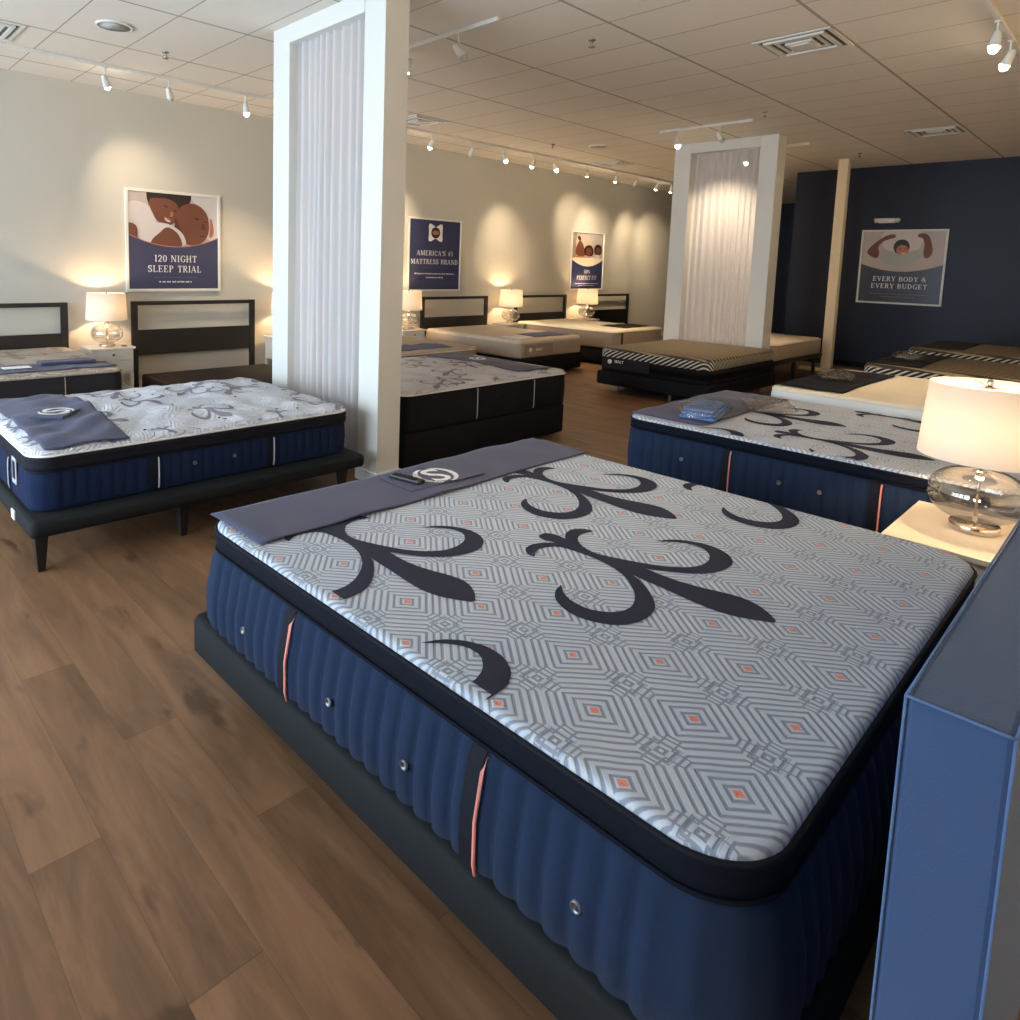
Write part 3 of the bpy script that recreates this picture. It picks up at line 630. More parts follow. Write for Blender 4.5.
def mattress(x, y, sx, sy, z0, z1, label, top, side, gusset=None, r=.13, crown=0., tuft=0., er=.03, channels=.0, pitch=.066,
             gz=.08, pipe=None, motif=None, vents=(), tapes=(), pillow=False, step=.05, tape_mat='coral', motif_mat='motif', buttons=None, labels=(), vmat='eyelet', bulge=0., jit=0):
    t = thing('mattress', label, 'mattress', (x, y, z0)); H = z1-z0
    h = mk_height(sx, sy, r, H, er, crown, tuft, x)
    # border
    P = rr(sx, sy, r, 10 if channels else 8, pitch/7 if channels else .06); n = len(P)
    zt = H-er; zg = zt-gz if gusset else zt
    rows = [(0., -.02), (.006, -.004), (.03, .0+bulge), (.10, .004+bulge), (zg*.5, .006+bulge*.9), (zg-.03, .002+bulge*.4), (zg, -.006)]
    mb = MB(); vs = []; s = 0; arc = []
    for i in range(n):
        arc.append(s); q = P[(i+1) % n]; s += math.hypot(q[0]-P[i][0], q[1]-P[i][1])
    npc = max(1, round(s/pitch)); pt = s/npc
    for z, o in rows:
        for i in range(n):
            a, b, nx, ny = P[i]; env = min(1, z/.03)*min(1, (zg-z)/.03)
            d = o+(channels*(abs(math.sin(PI*arc[i]/pt))**.6-1)*env if channels else 0)
            vs.append((a+nx*d, b+ny*d, z))
    mb.add(vs, [(j*n+i, j*n+(i+1) % n, (j+1)*n+(i+1) % n, (j+1)*n+i) for j in range(len(rows)-1) for i in range(n)]+[tuple(range(n))[::-1]], 0, True)
    mb.obj('border', M[side], t)
    if gusset:
        g = MB(); b_ = .012 if pillow else .004
        rw = [(zg-.002, -.008), (zg+.008, b_*.6), (zg+gz*.35, b_), (zg+gz*.5, b_*.4 if pillow else b_), (zg+gz*.65, b_), (zt-.004, b_*.6), (zt+.003, -.006)]
        vs = [(a+nx*o, b+ny*o, z) for z, o in rw for a, b, nx, ny in P]
        g.add(vs, [(j*n+i, j*n+(i+1) % n, (j+1)*n+(i+1) % n, (j+1)*n+i) for j in range(len(rw)-1) for i in range(n)], 0, True)
        g.obj('gusset', M[gusset], t)
        MB().tube([(a+nx*.002, b+ny*.002, zg) for a, b, nx, ny in P], .005, 6, closed=True).obj('lower_piping', M[gusset], t)
    if pipe: MB().tube([(a+nx*.003, b+ny*.003, zt) for a, b, nx, ny in P], .0065, 8, closed=True).obj('piping', M[pipe], t)
    tp = MB(); grid_top(tp, sx, sy, r, h, step); mats = [M[top], M[motif_mat], M['ink']]
    if motif:
        sc, spots = motif
        if isinstance(spots, tuple): spots = [(spots[0]+(.62*i-.62*j)*sc, spots[1]+(.7*i+.7*j)*sc) for i in range(-4, 5) for j in range(-4, 5)]
        jr = random.Random(jit)
        for tx, ty in spots:
                an = jr.uniform(-1.6, 1.6) if jit else 0; ca, sa = math.cos(an), math.sin(an)
                if jit: tx += jr.uniform(-.1, .1); ty += jr.uniform(-.1, .1)
                pts = [(tx+(a*ca-b*sa)*sc, ty+(a*sa+b*ca)*sc) for a, b in MOTIF]
                if max(p[0] for p in pts) < .02 or min(p[0] for p in pts) > sx-.02 or max(p[1] for p in pts) < .02 or min(p[1] for p in pts) > sy-.02: continue
                conform(tp, pts, lambda a, b: h(a, b)+.0022, lambda a, b: edge_d(a, b, sx, sy, r) > .004, 1)
    if buttons:
        for bx, by in buttons: tp.lathe([(.008, -.002), (.008, .003), (0, .004)], 10, (bx, by, h(bx, by)), 2)
    tp.obj('top_panel', mats, t)
    # tapes and vents: (edge, position, dark band?) edge: 'x0' left side (-X), 'y0' near side (-Y)
    def place(edge, s_, z, out):
        return {'x0': (-out, s_, z), 'y0': (s_, -out, z), 'x1': (sx+out, s_, z), 'y1': (s_, sy+out, z)}[edge]
    for e, s_, band in tapes:
        o = MB(); w = .0045
        pts = [place(e, s_, z, q) for z, q in ((.02, .002+bulge), (.05, .009+bulge), (zg*.5, .010+bulge), (zg-.04, .009+bulge*.5), (zg-.015, .004))]
        o.tube(pts, w, 6); o.obj('handle_ribbon', M[tape_mat], t)
        if band:
            sg = band; pm = MB(); pv = []
            for z, q in ((.004, -.01), (.006, .0), (.03, .003+bulge), (.10, .0065+bulge), (zg*.5, .0085+bulge*.9), (zg-.03, .0045+bulge*.4), (zg-.004, .0)):
                pv += [place(e, s_+sg*.006, z, q), place(e, s_+sg*.05, z, q)]
            pm.add(pv, [(2*k, 2*k+1, 2*k+3, 2*k+2) for k in range(6)], 0, True); pm.obj('ribbon_panel', M['ink'], t)
    ax = {'x0': (-1,0,0), 'y0': (0,-1,0), 'x1': (1,0,0), 'y1': (0,1,0)}
    for e, s_, z in vents:
        c = place(e, s_, z, .003+bulge*.9)
        MB().lathe([(.0, .002), (.008, .002), (.009, .006), (.012, .006), (.013, .0)], 16, c, axis=ax[e], caps=False).obj('air_vent_eyelet', M[vmat], t)
        
    for fn in labels: fn(t, place)
    t['_h'] = 0; del t['_h']
    return t, (lambda a, b: z0+h(a-x, b-y))

def bed_base(x, y, sx, sy, z0, z1, label, mat, legs, legmat='black_wood', leg=(.02, .03), r=.04, name='bed_base', seams=()):
    t = thing(name, label, 'bed base', (x, y, 0))
    P = rr(sx, sy, r, 6, .4); n = len(P); mb = MB()
    rows = [(z0, -.03), (z0+.004, -.01), (z0+.02, 0), (z1-.02, 0), (z1-.004, -.01), (z1, -.03)]
    mb.add([(a+nx*o, b+ny*o, z) for z, o in rows for a, b, nx, ny in P],
           [(j*n+i, j*n+(i+1) % n, (j+1)*n+(i+1) % n, (j+1)*n+i) for j in range(5) for i in range(n)], 0, True)
    mb.add([(a-nx*.03, b-ny*.03, z0) for a, b, nx, ny in P], [tuple(range(n))[::-1]]); mb.add([(a-nx*.03, b-ny*.03, z1) for a, b, nx, ny in P], [tuple(range(n))])
    mb.obj('frame', M[mat], t)
    for lx, ly in legs: MB().taper(lx-x, ly-y, 0, z0+.003, leg[0], leg[1]).obj('leg', M[legmat], t, bevel=.004)
    return t
def cloth(label, x0, y0, x1, y1, hf, mat='slate', name='foot_runner', amp=.004, seed=1, n=44, m=26, skew=0., over=None, group=None):
    vs = []
    r = random.Random(seed); ph = [r.random()*6 for _ in range(5)]
    T = .004
    for lay in (1, 0):
        for j in range(m):
            for i in range(n):
                x = x0+(x1-x0)*i/(n-1)+skew*j/(m-1); y = y0+(y1-y0)*j/(m-1)
                y += .006*math.sin(x*5+ph[0]); x += .006*math.sin(y*6+ph[1])
                w = amp*(1+math.sin(x*16+ph[2]+2*math.sin(y*3)))*(.5+.5*math.sin(y*9+x*3+ph[3])) + amp*.8*max(0, math.sin(x*5.1+ph[4]))**6
                vs.append((x, y, hf(x, y)+.0035+w+lay*T))
    k = n*m; fs = []
    for j in range(m-1):
        for i in range(n-1):
            a = j*n+i; fs += [(a, a+1, a+n+1, a+n), (a+k, a+k+n, a+k+n+1, a+k+1)]
    ring = [i for i in range(n)]+[j*n+n-1 for j in range(1, m)]+[(m-1)*n+i for i in range(n-2, -1, -1)]+[j*n for j in range(m-2, 0, -1)]
    for i in range(len(ring)):
        a, b = ring[i], ring[(i+1) % len(ring)]; fs.append((b, a, a+k, b+k))
    o = MB().add(vs, fs, 0, True).obj(name, M[mat]); return tag(o, label, 'runner', group)
def safe(h, x0, y0, x1, y1, drop=.0):
    return lambda x, y: h(min(max(x, x0), x1), min(max(y, y0), y1))-drop*max(0, max(x0-x, x-x1, y0-y, y-y1))

def emblem(cx, cy, z, rad, label, mat='print_white', rz=0., name='emblem_patch', tilt=None, thick=.0015, group=None, hf=None):
    """white disc emblem split by an S"""
    mb = MB()
    for sg in (-1, 1):
        pts = []
        a0, a1 = (70, 290) if sg > 0 else (250, 470)
        for i in range(25):
            a = math.radians(a0+(a1-a0)*i/24); pts.append((math.cos(a), math.sin(a)))
        for i in range(1, 24):
            a = math.radians(a1-(a1-a0)*i/24); q = .78-.0*i; cx_ = .1*(-1 if sg < 0 else 1)
            pts.append((math.cos(a)*.74+cx_*1.1*0, math.sin(a)*.9))
        v, f = poly_raw([(p[0]*rad, p[1]*rad) for p in pts]); mb.add([(a, b, thick) for a, b, _ in v], f)
    v, f = text_raw('S', rad*2.25); ys = [p[1] for p in v]; xs = [p[0] for p in v]; mx = (min(xs)+max(xs))/2; my = (min(ys)+max(ys))/2
    mb.add([((a-mx)*1.0, (b-my), thick*1.4) for a, b, _ in v], f)
    o = mb.obj(name, M[mat], None, (cx, cy, z)); o.rotation_euler = (0, 0, rz)
    return o

# --- main bed ---------------------------------------------------------------
def tag_vents(e, lst, z): return [(e, s, z) for s in lst]
# main bed: left side faces the camera (-X)
bed_base(1.04, .31, 1.99, 2.11, .15, .3, 'dark grey adjustable base under the big navy mattress in the foreground', 'base_grey',
         [(1.2, 2.2), (1.2, 1.3), (1.2, .5), (2.85, 2.2), (2.85, .5)], leg=(.02, .022))
m1, h1 = mattress(1.07, .355, 1.93, 2.015, .3, .69, 'big navy king mattress with quilted pale top and dark scrolls in the foreground', 'quilt_main', 'navy', 'navy_gusset',
    channels=.016, bulge=.035, gz=.07, pipe='ink', motif=(1., [(.89, .295), (1.42, .865), (.32, .915), (-.20, .345), (1.99, .285)]), vents=[('x0', 1.63, .125), ('x0', 1.13, .13), ('x0', .805, .135), ('x0', .30, .145), ('y1', .5, .13), ('y1', 1.4, .13)],
    tapes=[('x0', 1.35, 1), ('x0', .56, 1), ('y1', .45, 1)], step=.06, er=.02, r=.15)
cloth('slate blue foot runner across the foreground navy bed', 1.105, 2.0, 3.02, 2.365, safe(h1, 1.12, .4, 2.96, 2.31, .02), seed=3)
# remote and emblem
p = img(440, 480, z=.69)
e1 = emblem(p.x+.0, p.y+.03, h1(2, 2.2)+.0145, .105, '', rz=-.15); tag(e1, 'round white S emblem on the slate runner of the foreground bed', 'emblem')
e1.name = 'emblem_patch'
sl = MB().box(-.23, -.10, 0, .2, .13, .0035).obj('runner_pocket', M['slate'], None, (p.x, p.y+.02, h1(2, 2.2)+.0125), .001); sl.rotation_euler = (0, 0, -.05)
tag(sl, 'flat slate cloth pocket under the emblem and remote on the foreground bed', 'pocket')
p1 = img(388, 477, z=.7); p2 = img(426, 487, z=.7); p = (p1+p2)/2
rc = thing('remote_control', 'slim black bed remote lying on the foreground slate runner', 'remote control', (p.x, p.y, h1(2, 2.2)+.0165), math.atan2(p2.y-p1.y, p2.x-p1.x))
MB().box(-.085, -.024, 0, .085, .024, .018).obj('body', M['black_plastic'], rc, bevel=.006)
bb = MB()
for i in range(6):
    for j in (-1, 1): bb.box(-.07+i*.022, j*.009-.005, .018, -.057+i*.022, j*.009+.005, .0195)
bb.obj('buttons', M['base_grey'], rc)
# headboard partition next to the camera
hb = thing('upholstered_headboard', 'blue upholstered headboard partition in the near right corner', 'headboard', (1.08, .075, 0))
MB().box(0, 0, 0, 1.93, .115, 1.095).obj('panel', M['slate_blue'] if 'slate_blue' in M else plain('blue upholstery', srgb(58, 80, 118), .85, noise=200, nstr=.5, var=.08, sheen=.15, spec=.25), hb, bevel=.008)
mb = MB()
for pts in ([(0, 0, 1.095), (0, .115, 1.095)], [(0, 0, 1.095), (1.93, 0, 1.095)], [(0, .115, 1.095), (1.93, .115, 1.095)], [(0, 0, .02), (0, 0, 1.095)], [(0, .115, .02), (0, .115, 1.095)]):
    mb.tube([tuple(Vector(pts[0]).lerp(Vector(pts[1]), k/10)) for k in range(11)], .0022, 6)
mb.obj('welt', plain('pale blue welt', srgb(82, 108, 150), .8), hb)

# --- second navy bed (right) -------------------------------------------------
bed_base(3.98, .32, 1.6, 2.11, .14, .3, 'dark base under the second navy mattress behind the foreground bed', 'base_grey', [(4.15, 2.2), (4.15, .5), (5.45, 2.2), (5.45, .5)], leg=(.02, .022))
b4 = [img(*q, z=.697) for q in ((937, 461), (848, 427), (1003, 434), (838, 512))]
m4, h4 = mattress(4.02, .36, 1.56, 2.03, .3, .695, 'navy mattress with dark scrolls and a bag at its foot, behind the foreground bed', 'quilt_four', 'navy', 'navy_gusset',
    channels=.015, bulge=.01, gz=.055, pipe='ink', motif=(1.0, [(q.x-4.02, q.y-.36) for q in b4[:3]]+[(-.22, 1.02)]), vents=[('x0', 1.61, .19), ('x0', 1.03, .19), ('x0', .82, .19)], tapes=[('x0', 1.31, 1), ('x0', .54, 1)], step=.06, er=.02)
cloth('dark slate foot runner on the second navy bed', 4.10, 1.9, 5.54, 2.385, safe(h4, 4.07, .4, 5.5, 2.35, .03), seed=8)

# --- left bed -----------------------------------------------------------------
lb_ = bed_base(.80, 3.80, 2.14, 1.68, .195, .285, 'dark platform base with tapered legs under the left bed', 'base_grey',
         [(.86, 3.87), (1.62, 3.87), (2.80, 3.9), (.86, 5.38), (2.82, 5.38)], 'black_wood', (.018, .033))
btn = [(.62+i*.52, .1+.02*(i % 2)) for i in range(3)]+[(1.12+i*.42, .17) for i in range(3)]+[(.5+.45*i, .5+.35*j) for i in range(4) for j in range(3)]
def foot_label(t, place):
    # framed tag on the foot end (-X) of the left mattress
    a = MB().box(-.012, .30, .09, -.004, .39, .24); a.obj('brand_tag', M['silver_tape'], t, bevel=.003)
    MB().box(-.0145, .312, .12, -.011, .365, .22).obj('tag_face', M['ink'], t)
mL, hL = mattress(.84, 3.92, 2.05, 1.55, .285, .61, 'white tufted pillow top mattress with navy sides, on the left by the near curtain panel', 'puff_white', 'navy_dark', 'ink',
    crown=.08, tuft=.022, pillow=True, gz=.085, r=.12, pipe='white_knit', er=.02, jit=3, motif=(.42, (.9, .5)), motif_mat='motif_grey', channels=.005,
    vents=[('y0', .88, .13), ('y0', 1.14, .13)], tapes=[('y0', .66, -1), ('y0', 1.42, -1), ('x0', .5, 1)], tape_mat='silver_tape', buttons=btn, labels=[foot_label], step=.035)
MB().box(-.007, .32, .212, .002, .39, .262).obj('base_badge', M['print_white'], lb_, bevel=.002)
cloth('slate runner folded over the foot of the left bed', .91, 3.93, 1.34, 5.42, safe(hL, .88, 3.97, 2.8, 5.42, .04), seed=5, n=26, m=44, amp=.005)
e2 = emblem(1.12, 4.55, hL(1.12, 4.55)+.0495, .1, '', rz=.9, thick=.002); tag(e2, 'white S emblem on the slate runner of the left bed', 'emblem')
e2b = MB().box(-.13, -.1, 0, .13, .1, .014).obj('sleeve_packet', M['slate'], None, (1.12, 4.55, hL(1.12, 4.55)+.034), .003); e2b.rotation_euler = (0, 0, .9)
tag(e2b, 'flat slate packet under the emblem on the left bed', 'packet')

# --- black bed between curtain panel and aisle --------------------------------
box_b = bed_base(3.46, 4.0, 2.14, 1.52, .02, .31, 'black box spring under the white topped mattress right of the near curtain panel', 'black_knit', [(3.6, 4.1), (5.4, 4.1), (3.6, 5.4), (5.4, 5.4)], leg=(.02, .02), name='box_spring')
mB, hB = mattress(3.45, 3.99, 2.17, 1.54, .31, .645, 'black sided mattress with white quilted top right of the near curtain panel', 'puff_grey', 'black_knit', None,
    crown=.03, tuft=.007, r=.1, pipe='white_knit', jit=5, motif=(.45, (.7, .4)), motif_mat='motif_grey', channels=.003, tapes=[('y0', .84, 0), ('y0', 1.62, 0)], tape_mat='silver_tape',
    vents=[('y0', 1.1, .19), ('y0', 1.33, .19)], vmat='charcoal', step=.035)
cloth('charcoal slate runner at the aisle end of the black sided bed', 5.0, 4.12, 5.5, 5.48, safe(hB, 3.6, 4.05, 5.5, 5.45, .04), seed=12, n=26, m=40)
e3 = emblem(5.2, 4.85, hB(5.2, 4.85)+.018, .09, '', rz=1.4); tag(e3, 'white S emblem on the runner of the black sided bed', 'emblem')

# --- black zigzag bed by the far panel ----------------------------------------
zb = bed_base(7.98, 3.64, 2.08, 1.58, .1, .28, 'black foundation on slim legs below the zigzag mattress', 'black_knit', [(8.12, 4.95), (8.12, 4.2), (8.12, 3.8), (9.9, 3.8), (9.9, 5.1)], 'chrome', (.012, .012), name='box_spring')
def zlabel(t, place):
    pl = MB().box(-.012, .78, .05, -.004, 1.54-.06, .2); pl.obj('label_panel', M['charcoal'], t)
    MB().lathe([(.032, 0), (.032, .003)], 24, (-.012, 1.36, .14), axis=(-1, 0, 0)).obj('brand_badge', M['print_white'], t)
    v, f = text_raw('SEALY', .05); mb = MB(); mb.add([(-.0135, 1.22-a, b+.135) for a, b, _ in v], [k for k in f]); mb.obj('brand_lettering', M['print_white'], t)
mZ, hZ = mattress(8.0, 3.66, 2.05, 1.54, .28, .6, 'black mattress with brown zigzag top standing before the far curtain panel', 'zebra_top', 'black_knit', 'stripe',
    crown=.01, gz=.1, r=.12, pipe=None, labels=[zlabel])

# --- beige bed behind the far panel --------------------------------------------
bed_base(10.62, 3.86, 2.02, 1.55, .29, .36, 'thin black platform with legs under the beige mattress behind the far panel', 'black_wood', [(12.5, 3.95), (11.6, 3.95), (10.75, 3.95), (12.5, 5.3)], 'black_wood', (.022, .026))
mattress(10.62, 3.88, 2.0, 1.5, .36, .61, 'plain beige mattress partly hidden behind the far curtain panel', 'taupe_top', 'greige', None, r=.1, pipe='taupe')

# --- right row beyond the second navy bed ---------------------------------------
bed_base(5.74, .1, 1.66, 2.02, .12, .33, 'grey base below the cream topped mattress', 'charcoal', [(5.9, 1.95), (7.2, 1.95), (5.9, .4), (7.2, .4)], leg=(.02, .02))
m5, h5 = mattress(5.72, .1, 1.7, 2.02, .33, .76, 'white sided cream topped mattress behind the second navy bed', 'cream', 'white_knit', None, r=.08, er=.03, crown=.0, tuft=.003)
cloth('dark runner on the cream topped bed', 5.8, 1.62, 7.3, 2.09, safe(h5, 5.8, .3, 7.35, 2.06, .04), mat='ink', seed=21, n=30, m=16)
bed_base(8.2, .12, 1.6, 2.0, .1, .34, 'dark base under the nearer striped mattress', 'black_knit', [(8.4, 1.95), (9.6, 1.95), (8.4, .5), (9.6, .5)], leg=(.02, .02))
m6, h6 = mattress(8.2, .12, 1.6, 2.0, .34, .75, 'brown topped mattress with black and ivory striped sides, nearer of the two', 'zebra_top', 'black_knit', 'stripe', r=.1, gz=.14, crown=.02)
cloth('charcoal runner on the nearer striped bed', 8.26, 1.62, 9.74, 2.08, safe(h6, 8.26, .4, 9.74, 2.06, .04), mat='base_grey', seed=22, n=30, m=16)
bed_base(10.35, .2, 1.7, 2.0, .1, .34, 'dark base under the farther striped mattress', 'black_knit', [(10.5, 2.1), (11.9, 2.1), (10.5, .5), (11.9, .5)], leg=(.02, .02))
m7, h7 = mattress(10.35, .2, 1.7, 2.0, .34, .77, 'brown topped striped mattress near the navy wall, farther of the two', 'zebra_top', 'black_knit', 'stripe', r=.1, gz=.14, crown=.02)
cloth('charcoal runner on the farther striped bed', 10.5, 1.65, 11.9, 2.15, safe(h7, 10.42, .4, 11.98, 2.14, .04), mat='base_grey', seed=23, n=30, m=16)
for x, w, lb in ((12.5, 1.5, 'dark navy upholstered headboard in front of the navy wall at far right'),):
    o = thing('upholstered_headboard', lb, 'headboard', (x, .9, 0)); box('panel', M['navy_gusset'], (0, 0, .0, w, .12, .98), o, .01); box('welt', M['ink'], (.0, -.004, .96, w, .0, .975), o)

# crumpled plastic bags
def bag(cx, cy, z, sx, sy, sz, mat, label, seed, inner=None, rz=0.):
    r = random.Random(seed); ph = [r.random()*9 for _ in range(9)]
    n, m = 40, 20; t = thing('plastic_bag', label, 'bag', (cx, cy, z), rz)
    def shell(k, mm, name):
        vs = []
        for j in range(m+1):
            th = PI*j/m
            for i in range(n):
                a = 2*PI*i/n; x = math.sin(th)*math.cos(a); y = math.sin(th)*math.sin(a); zz = math.cos(th)
                w = 1+.06*math.sin(a*4+ph[0])+.03*math.sin(a*9+th*5+ph[1])+.04*math.sin(th*7+a*3+ph[2])+.015*math.sin(a*17+ph[3]-th*13)
                px = math.copysign(abs(x)**.7, x)*sx/2*w*k; py = math.copysign(abs(y)**.7, y)*sy/2*w*k
                pz = max(0, .5+.5*zz*(1+.3*math.sin(px*50+ph[4])*math.sin(py*60+ph[5])))*sz*k
                vs.append((px, py, pz+.002))
        fs = [(j*n+i, (j+1)*n+i, (j+1)*n+(i+1) % n, j*n+(i+1) % n) for j in range(m) for i in range(n)]
        MB().add(vs, fs, 0, True).obj(name, mm, t)
    shell(1, M[mat], 'plastic_film')
    if inner:
        fm = MB()
        for k in range(3):
            P = rr(sx*.8-k*.02, sy*.72-k*.015, .02, 4, .3); q = len(P); z0 = .004+k*sz*.26; z1 = z0+sz*.25; ox, oy = -(sx*.4)+k*.012, -(sy*.36)+k*.008
            fm.add([(a+nx*o+ox, b+ny*o+oy, z) for z, o in ((z0, -.012), (z0+.003, 0), (z1-.003, 0), (z1, -.012)) for a, b, nx, ny in P],
                   [(j*q+i, j*q+(i+1) % q, (j+1)*q+(i+1) % q, (j+1)*q+i) for j in range(3) for i in range(q)]+[tuple(3*q+i for i in range(q))], 0, True)
        fm.obj('folded_cloth', M[inner], t)
p = img(705, 413, z=.72); bag(p.x, p.y, h4(5, 1.5)+.012, .56, .3, .085, 'wrap', 'clear bag holding folded blue cloth on the second navy bed', 4, 'blue_cloth', .2)
p = img(765, 408, z=.72); bag(p.x+.05, p.y, h4(5, 1.5)+.01, .46, .34, .06, 'wrap', 'empty crumpled clear plastic bag on the second navy bed', 9, None, .5)
p = img(835, 382, z=.75); bag(p.x, p.y, h5(6.8, 1.9)+.02, .55, .28, .07, 'wrap', 'clear plastic bag on the dark runner of the cream topped bed', 15, None, .3)
p = img(910, 361, z=.76); bag(p.x, p.y+.02, h6(9, 1.9)+.02, .6, .3, .07, 'wrap', 'clear plastic bag on the nearer striped bed', 19, None, .2)

# ------------------------------------------------------------------ lamps, nightstands, headboards
def make_lamp():
    t = thing('table_lamp', 'x', 'lamp')
    MB().lathe([(.0, 0), (.085, 0), (.088, .004), (.088, .028), (.084, .032), (.02, .034), (.009, .037), (.009, .06)], 40).obj('base_disc', M['base_metal'], t)
    MB().lathe([(.006, .03), (.006, .30)], 12).obj('stem', M['chrome'], t)
    g = [(.03, .045)]
    for i in range(17):
        a = -PI/2+.18+(PI-.5)*i/16; g.append((.02+.155*math.cos(a)**.8, .155+.11*math.sin(a)))
    g += [(.028, .268), (.028, .28)]
    MB().lathe(g, 48, caps=False).obj('glass_globe', M['lamp_glass'], t)
    MB().lathe([(.03, .275), (.032, .282), (.03, .292), (.014, .296), (.012, .33), (.02, .335), (.02, .37), (.0, .372)], 24).obj('socket', M['brass'], t)
    MB().lathe([(.0, .372), (.012, .375), (.026, .4), (.03, .425), (.024, .45), (0, .462)], 20).obj('bulb', M['bulb'], t)
    MB().lathe([(.225, .315), (.205, .625), (.2035, .625), (.2235, .315), (.225, .315)], 56, caps=False).obj('lamp_shade', M['shade'], t)
    mb = MB()
    for k in range(3):
        a = k*2*PI/3+.4; mb.tube([(.012*math.cos(a), .012*math.sin(a), .612), (.2035*math.cos(a), .2035*math.sin(a), .618)], .002, 6)
    mb.lathe([(.016, .606), (.016, .616)], 16); mb.tube([(.02, 0, .37), (.045, 0, .44), (.045, 0, .52), (.012, 0, .61)], .002, 6); mb.tube([(-.02, 0, .37), (-.045, 0, .44), (-.045, 0, .52), (-.012, 0, .61)], .002, 6)
    mb.obj('harp', M['brass'], t)
    MB().lathe([(.004, .616), (.009, .62), (.013, .632), (.009, .644), (0, .648)], 16).obj('finial', M['chrome'], t)
    L = bpy.data.lights.new('lamp_glow', 'POINT'); L.energy = 23.; L.color = (1., .66, .35); L.shadow_soft_size = .03
    lo = bpy.data.objects.new('lamp_glow', L); COL.objects.link(lo); lo.parent = t; lo.location = (0, 0, .49)
    return t
def make_ns(W=.46, D=.38, Hh=.59):
    t = thing('nightstand', 'x', 'nightstand')
    box('top', M['ns_top'], (-.02, -.02, Hh-.025, W+.02, D, Hh), t, .004)
    box('body', M['white_paint'], (.0, .008, .27, W, D-.01, Hh-.025), t, .002)
    for a in (0, W-.035):
        for b in (0, D-.045): box('leg', M['white_paint'], (a, b, 0, a+.035, b+.035, .272), t, .002)
    for z in (.29, .435):
        d = box('drawer', M['white_paint'], (.04, .0, z, W-.04, .014, z+.13), t, .003)
        MB().lathe([(.005, 0), (.006, .01), (.013, .016), (.013, .022), (0, .025)], 14, (W/2, 0, z+.07), axis=(0, -1, 0)).obj('knob', M['black_plastic'], d)
    box('shelf', M['white_paint'], (.02, .01, .1, W-.02, D-.02, .115), t)
    return t
lamp0 = make_lamp(); ns0 = make_ns()
LX = [2.62, 5.02, 7.28, 9.83, 12.3]
llb = ['leftmost glass globe table lamp with lit white shade by the poster wall', 'lit glass globe lamp mostly hidden behind the near curtain panel', 'lit glass globe lamp below the tall navy poster, cut by the near panel post',
       'lit glass globe lamp between the fourth and fifth black headboards', 'lit glass globe lamp standing below the small couple poster']
nlb = ['white nightstand with black knobs left of the mattressless bed base', 'white nightstand partly hidden behind the near curtain panel', 'white nightstand below the tall navy poster', 'white nightstand between the two far grey beds', 'farthest white nightstand below the small couple poster']
for i, x in enumerate(LX):
    L = lamp0 if i == 0 else copy_tree(lamp0); Nn = ns0 if i == 0 else copy_tree(ns0)
    L.location = (x, 8.36, .5905); Nn.location = (x-.21, 8.22, 0)
    L['label'] = llb[i]; L['group'] = 'table lamps along the poster wall'; Nn['label'] = nlb[i]; Nn['group'] = 'nightstands along the poster wall'
LR = copy_tree(lamp0); LR['label'] = 'large glass globe table lamp at the right edge beside the foreground bed'; 
if 'group' in LR: del LR['group']
LR.location = (3.63, .47, .6005)
nr = thing('nightstand', 'cream topped nightstand at the right edge under the big lamp', 'nightstand', (3.26, .24, 0))
box('top', M['ns_top'], (-.0, -.0, .575, .64, .48, .6), nr, .004); box('body', M['white_paint'], (.02, .02, .2, .62, .46, .575), nr, .002)
for a in (.02, .585):
    for b in (.02, .425): box('leg', M['white_paint'], (a, b, 0, a+.035, b+.035, .2), nr)
d = box('drawer', M['white_paint'], (.05, .46, .24, .59, .472, .54), nr, .003)
MB().lathe([(.005, 0), (.013, .016), (0, .025)], 14, (.32, .472, .4), axis=(0, 1, 0)).obj('knob', M['black_plastic'], d)
# phone and cards on first nightstand
tag(MB().box(2.76, 8.25, .5902, 2.81, 8.32, .602).obj('phone_charger', M['black_plastic'], bevel=.003), 'small black gadget on the left nightstand', 'gadget')

def make_hb(W=1.66):
    t = thing('headboard', 'x', 'headboard')
    for a in (0, W-.075): box('post', M['black_wood'], (a, 0, 0, a+.075, .04, 1.1), t, .003)
    box('top_rail', M['black_wood'], (.075, .004, 1.05, W-.075, .036, 1.098), t, .003)
    box('panel', M['black_wood'], (.075, .008, .43, W-.075, .034, .745), t, .003)
    return t
hb0 = make_hb(); HX = [.6, 2.97, 5.35, 7.74, 10.18, 12.62]
hlb = ['black open frame headboard at the left edge', 'black open frame headboard below the couple poster, bed without mattress', 'black headboard hidden behind the near curtain panel', 'black open frame headboard between the second and third lamps',
       'black open frame headboard left of the small couple poster', 'farthest black open frame headboard at the end of the poster wall']
for i, x in enumerate(HX):
    if i == 2: continue
    h = hb0 if i == 0 else copy_tree(hb0); h.location = (x, 8.55, 0); h['label'] = hlb[i]; h['group'] = 'black headboards along the poster wall'

